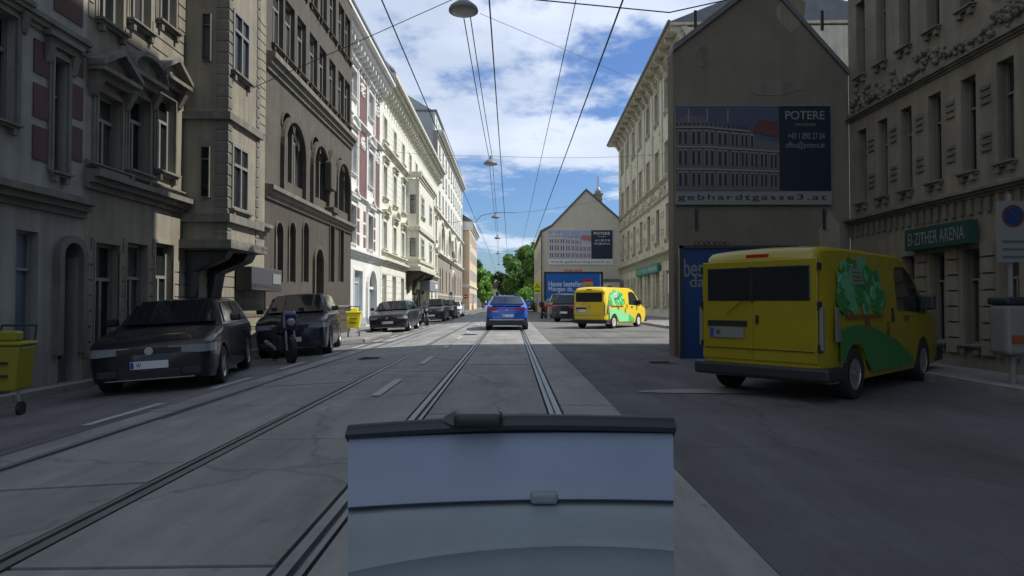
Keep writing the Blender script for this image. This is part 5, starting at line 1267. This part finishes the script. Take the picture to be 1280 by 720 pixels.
cable('span_wire', 'thick cross wire high over the street at the top right', [(-.6, 15.4, LZ+.35), (.6, 15.3, CH+381/F*15.35), (3.9, 15.6, CH+366/F*15.6), (8.0, 14.05, 8.6)], .016, 'wire')
cable('span_wire', 'cross wire rising from the left house front above the nearest lamp', [(-6.6, 16, 6.53), (-3.75, 16, 7.8), (-1.67, 16, 8.74), (.6, 16, 9.75), (10.5, 16.5, 14.2)], .010, 'wire')
cable('span_wire', 'thin cross wire running to the right from the second lamp', sag((-1.08, 33.7, LZ+.45), (11.0, 44, 11.5), .2), .010, 'wire')
cable('span_wire', 'thin cross wire between the second lamp and the left facade', sag((-8.5, 34.5, 9.6), (-1.08, 33.7, LZ+.45), .15), .008, 'wire')
cable('span_wire', 'arched span wire carrying the third lamp from the left facade', [(-8.5, 72, 11.1), (-6.0, 63, 9.0), (-4.2, 58, 8.6), (-3.2, 57, 8.3), (-2.6, 56, 8.8), (-1.33, 55, LZ+.45), (.5, 55, 8.9)], .022, 'wire')
cable('span_wire', 'thin span wire from the third lamp to the ochre-grey house', sag((.5, 55, 8.9), (11.3, 56, 11.0), .25), .010, 'wire')
cable('span_wire', 'thin far span wire across the street in front of the trees', sag((-7.3, 114, 11), (3.4, 92, 8.4), .2), .014, 'wire')
cable('span_wire', 'very thin diagonal stay wire crossing the upper right sky', [(-.8, 16.5, 8.7), (1.6, 19.5, CH+320/F*19.5), (9.5, 39.5, 14.2)], .006, 'wire')

# ================================================================== TREES AND FAR HOUSES
def tree(label, x, y, h, r, leaf, n, ls, trunk=.25, grp='trees at the end of the street', base=0, squash=1.0, name='broadleaf_tree'):
    t = thing(name, label, 'tree', (x, y, base), 0, grp); rng = random.Random(int(x*13+y*7))
    b = MB(); b.tube([(0, 0, -.5), (.1, 0, h*.25), (-.05, .1, h*.5), (0, 0, h*.75)], trunk, 8, trunk*.3)
    cl = []
    for k in range(26):
        a = rng.uniform(0, 6.28); q = rng.uniform(.2, 1)**.6; zc = rng.uniform(-1, 1)
        rad = r*math.sqrt(max(0.05, 1-zc*zc))*q*.85; p = Vector((rad*math.cos(a), rad*math.sin(a), h*.62+zc*h*.34*squash)); cl.append((p, r*rng.uniform(.22, .42)))
        if k % 2 == 0: b.tube([(0, 0, h*rng.uniform(.3, .55)), p*.6+Vector((0, 0, h*.15)), p], trunk*.28, 5, .02)
    b.build('trunk', M_bark, t)
    m = MB()
    for i in range(n):
        c, cr_ = cl[rng.randrange(len(cl))]; v = Vector((rng.gauss(0, 1), rng.gauss(0, 1), rng.gauss(0, .8))).normalized()*cr_*rng.uniform(.55, 1.08); p = c+v
        a = Vector((rng.gauss(0, 1), rng.gauss(0, 1), rng.gauss(0, 1))).normalized(); bb = a.cross(v+Vector((.01, .02, .03))).normalized(); s = ls*rng.uniform(.6, 1.3)
        m.add([p-a*s, p+bb*s*.55, p+a*s, p-bb*s*.55], [(0, 1, 2, 3)])
    o = m.build('crown', leaf, t, fix=False); o['kind'] = 'stuff'
    return t
tree('big green tree at the street end, right of the blue car', 2.3, 122, 11.6, 4.0, M_leafA, 11000, .32)
tree('tall loose tree rising beside the gable house', 4.6, 112, 12.2, 3.3, M_leafA, 8000, .30)
tree('lower dark tree between the big tree and the far house', -.1, 150, 11.0, 3.2, M_leafC, 7000, .34)
tree('bright green tree at the far left beyond the peach house', -6.6, 150, 9.3, 2.9, M_leafB, 8000, .33)
tree('small bright green tree in front of the far left tree', -5.6, 140, 5.6, 2.0, M_leafB, 5000, .28)
tree('dark tree far behind the left tree', -10, 175, 12.5, 4.5, M_leafC, 6000, .4)
tree('green tree behind the gable house', 10, 160, 12, 6, M_leafA, 6000, .4)
tree('leafy shrub under the big tree', 2.6, 104, 3.4, 1.5, M_leafB, 3000, .2, trunk=.1)
t = thing('far_house', 'pale pink house with a dark roof far behind the trees', 'house', (-5.0, 205, 0))
MB().box(-2.2, 3.4, 0, 8, -1, 5.6).build('wall', mat('pink_render', (.55, .42, .36), .9, .1), t); MB().prism_y([(-2.5, 5.6), (3.7, 5.6), (.6, 8.2)], -.3, 8.3).build('roof', M_tile, t)
for x in (-1.5, .2, 1.9): MB().box(x, x+.9, -.03, 0, 3.2, 4.6).build('window', M_glass, t, fix=False)
MB().box(1.6, 2.2, 2, 2.6, 6, 8.6).build('chimney', M_tile, t)
t = thing('far_house', 'low grey-roofed house left of the pink house beyond the street end', 'house', (-9, 215, 0))
MB().box(-6, 4, 0, 9, -1, 4.4).build('wall', M_g, t); MB().prism_y([(-6.4, 4.4), (4.4, 4.4), (-1, 7.4)], -.3, 9.3).build('roof', M_roof, t)
hb = MB(); rng = random.Random(2)
for k in range(26000):
    x = rng.uniform(-60, 60); y = rng.uniform(232, 250); z = rng.uniform(-1, 9+2*math.sin(x*.3)+1.5*math.sin(x*.9)); s = .5
    a = Vector((rng.gauss(0, 1), rng.gauss(0, 1), rng.gauss(0, 1))).normalized()*s; b2 = a.cross(Vector((rng.gauss(0, 1), rng.gauss(0, 1), 1))).normalized()*s*.6; p = Vector((x, y, z))
    hb.add([p-a, p+b2, p+a, p-b2], [(0, 1, 2, 3)])
o = hb.build('distant_wood', M_leafC, fix=False); o['kind'] = 'stuff'; o['label'] = 'distant dark green wood closing the street'; o['category'] = 'wood'

# ================================================================== DASHBOARD
t = thing('dashboard', 'blue-grey car dashboard with black front rail and small catch at the bottom', 'dashboard', (0, 0, 0))
def sy(u, v0, v1, mid): return mid
NU = 32
def row(Yd, f_, hwid):   # f_(x pixel)->y pixel ; returns points across
    P = []
    for k in range(NU+1):
        a = -1+2*k/NU; X = a*hwid; xp = CX+X/Yd*F; P.append((X, Yd, CH-(f_(xp)-CY)/F*Yd))
    return P
c_ = lambda x: ((x-720)/282)**2
rows = [(1.60, lambda x: 540+7*c_(x), .4035), (1.56, lambda x: 556+8*c_(x), .394), (1.50, lambda x: 588+9*c_(x), .379), (1.455, lambda x: 616+10*c_(x), .368), (1.45, lambda x: 622+10*c_(x), .367), (1.49, lambda x: 626+10*c_(x), .376)]
def skin(rows, m, name, drop=True):
    b = MB(); R_ = [row(*r) for r in rows]
    n = NU+1; vs = [p for r in R_ for p in r]; fs = [(i*n+k, i*n+k+1, (i+1)*n+k+1, (i+1)*n+k) for i in range(len(R_)-1) for k in range(NU)]
    b.add(vs, fs); nv = len(vs)
    # closed underside
    lo = [(x, y, -.0) for x, y, z in R_[0]]+[(x, y, 0) for x, y, z in R_[-1]]
    return b, R_
b, R_ = skin(rows, M_dash, 'upper'); 
b.build('upper_panel', M_dash, t, smooth=True)
rows2 = [(1.50, lambda x: 621+10*c_(x), .378), (1.435, lambda x: 632+10*c_(x), .3625), (1.40, lambda x: 652+13*c_(x), .353), (1.385, lambda x: 668+22*c_(x), .3495), (1.372, lambda x: 674+28*c_(x), .3465), (1.350, lambda x: 680+32*c_(x), .3405), (1.352, lambda x: 685+34*c_(x), .341), (1.348, lambda x: 700+34*c_(x), .343), (1.33, lambda x: 735+34*c_(x), .336), (1.30, lambda x: 800, .33)]
b, R2 = skin(rows2, M_dash2, 'lower'); b.build('lower_panel', M_dash2, t, smooth=True)
b = MB(); b.add([(-.40, 1.6, 0), (.40, 1.6, 0), (.33, 1.30, 0), (-.33, 1.30, 0), (-.40, 1.6, .84), (.40, 1.6, .84), (.33, 1.32, .50), (-.33, 1.32, .50)], [(0, 3, 2, 1), (4, 5, 6, 7), (0, 1, 5, 4), (1, 2, 6, 5), (2, 3, 7, 6), (3, 0, 4, 7)])
b.build('dashboard_core', M_rub, t)
b = MB(); rg = []
for k in range(NU+1):
    a = -1+2*k/NU; X = a*.4095; Yd = 1.62; xp = CX+X/Yd*F; ytop = 517+13*max(0, (640-xp)/202)**1.2+3*max(0, (xp-690)/150)**1.5
    z1 = CH-(ytop-CY)/F*Yd; z0 = CH-(ytop+25-3*max(0, (640-xp)/202)-CY)/F*Yd; m_z = (z0+z1)/2; hz_ = (z1-z0)/2
    rg.append([(X, Yd-.02*math.cos(q), m_z+hz_*math.sin(q)) for q in [2*math.pi*j/12 for j in range(12)]])
b.loft(rg); b.build('front_rail', M_rub, t, smooth=True)
b = MB(); rg2 = [[(p[0], p[1]-.004, p[2]+.003) for p in (r[1], r[0], r[11])]+[(r[11][0], r[11][1]-.012, r[11][2]+.004), (r[0][0], r[0][1]-.012, r[0][2]+.003)] for r in rg]
b.loft(rg2); b.build('rail_highlight_strip', M_rubg, t, smooth=True)
xa, xb = (568-CX)/F*1.585, (628-CX)/F*1.585
MB().box(xa, xb, 1.565, 1.64, CH-(532-CY)/F*1.585, CH-(515.5-CY)/F*1.585).build('rail_clip', M_rubg, t, bevel=.013, seg=4)
MB().add([(xa-.03, 1.60, CH-(526-CY)/F*1.6), (xa, 1.58, CH-(530-CY)/F*1.6), (xa, 1.63, CH-(515-CY)/F*1.6), (xa-.03, 1.63, CH-(523-CY)/F*1.6)], [(0, 1, 2, 3)]).build('clip_tab', M_rubg, t)
xa, xb = (663-CX)/F*1.44, (697-CX)/F*1.44
MB().box(xa, xb, 1.437, 1.47, CH-(629-CY)/F*1.44, CH-(615-CY)/F*1.44).build('catch', M_dash2, t, bevel=.008, seg=3)
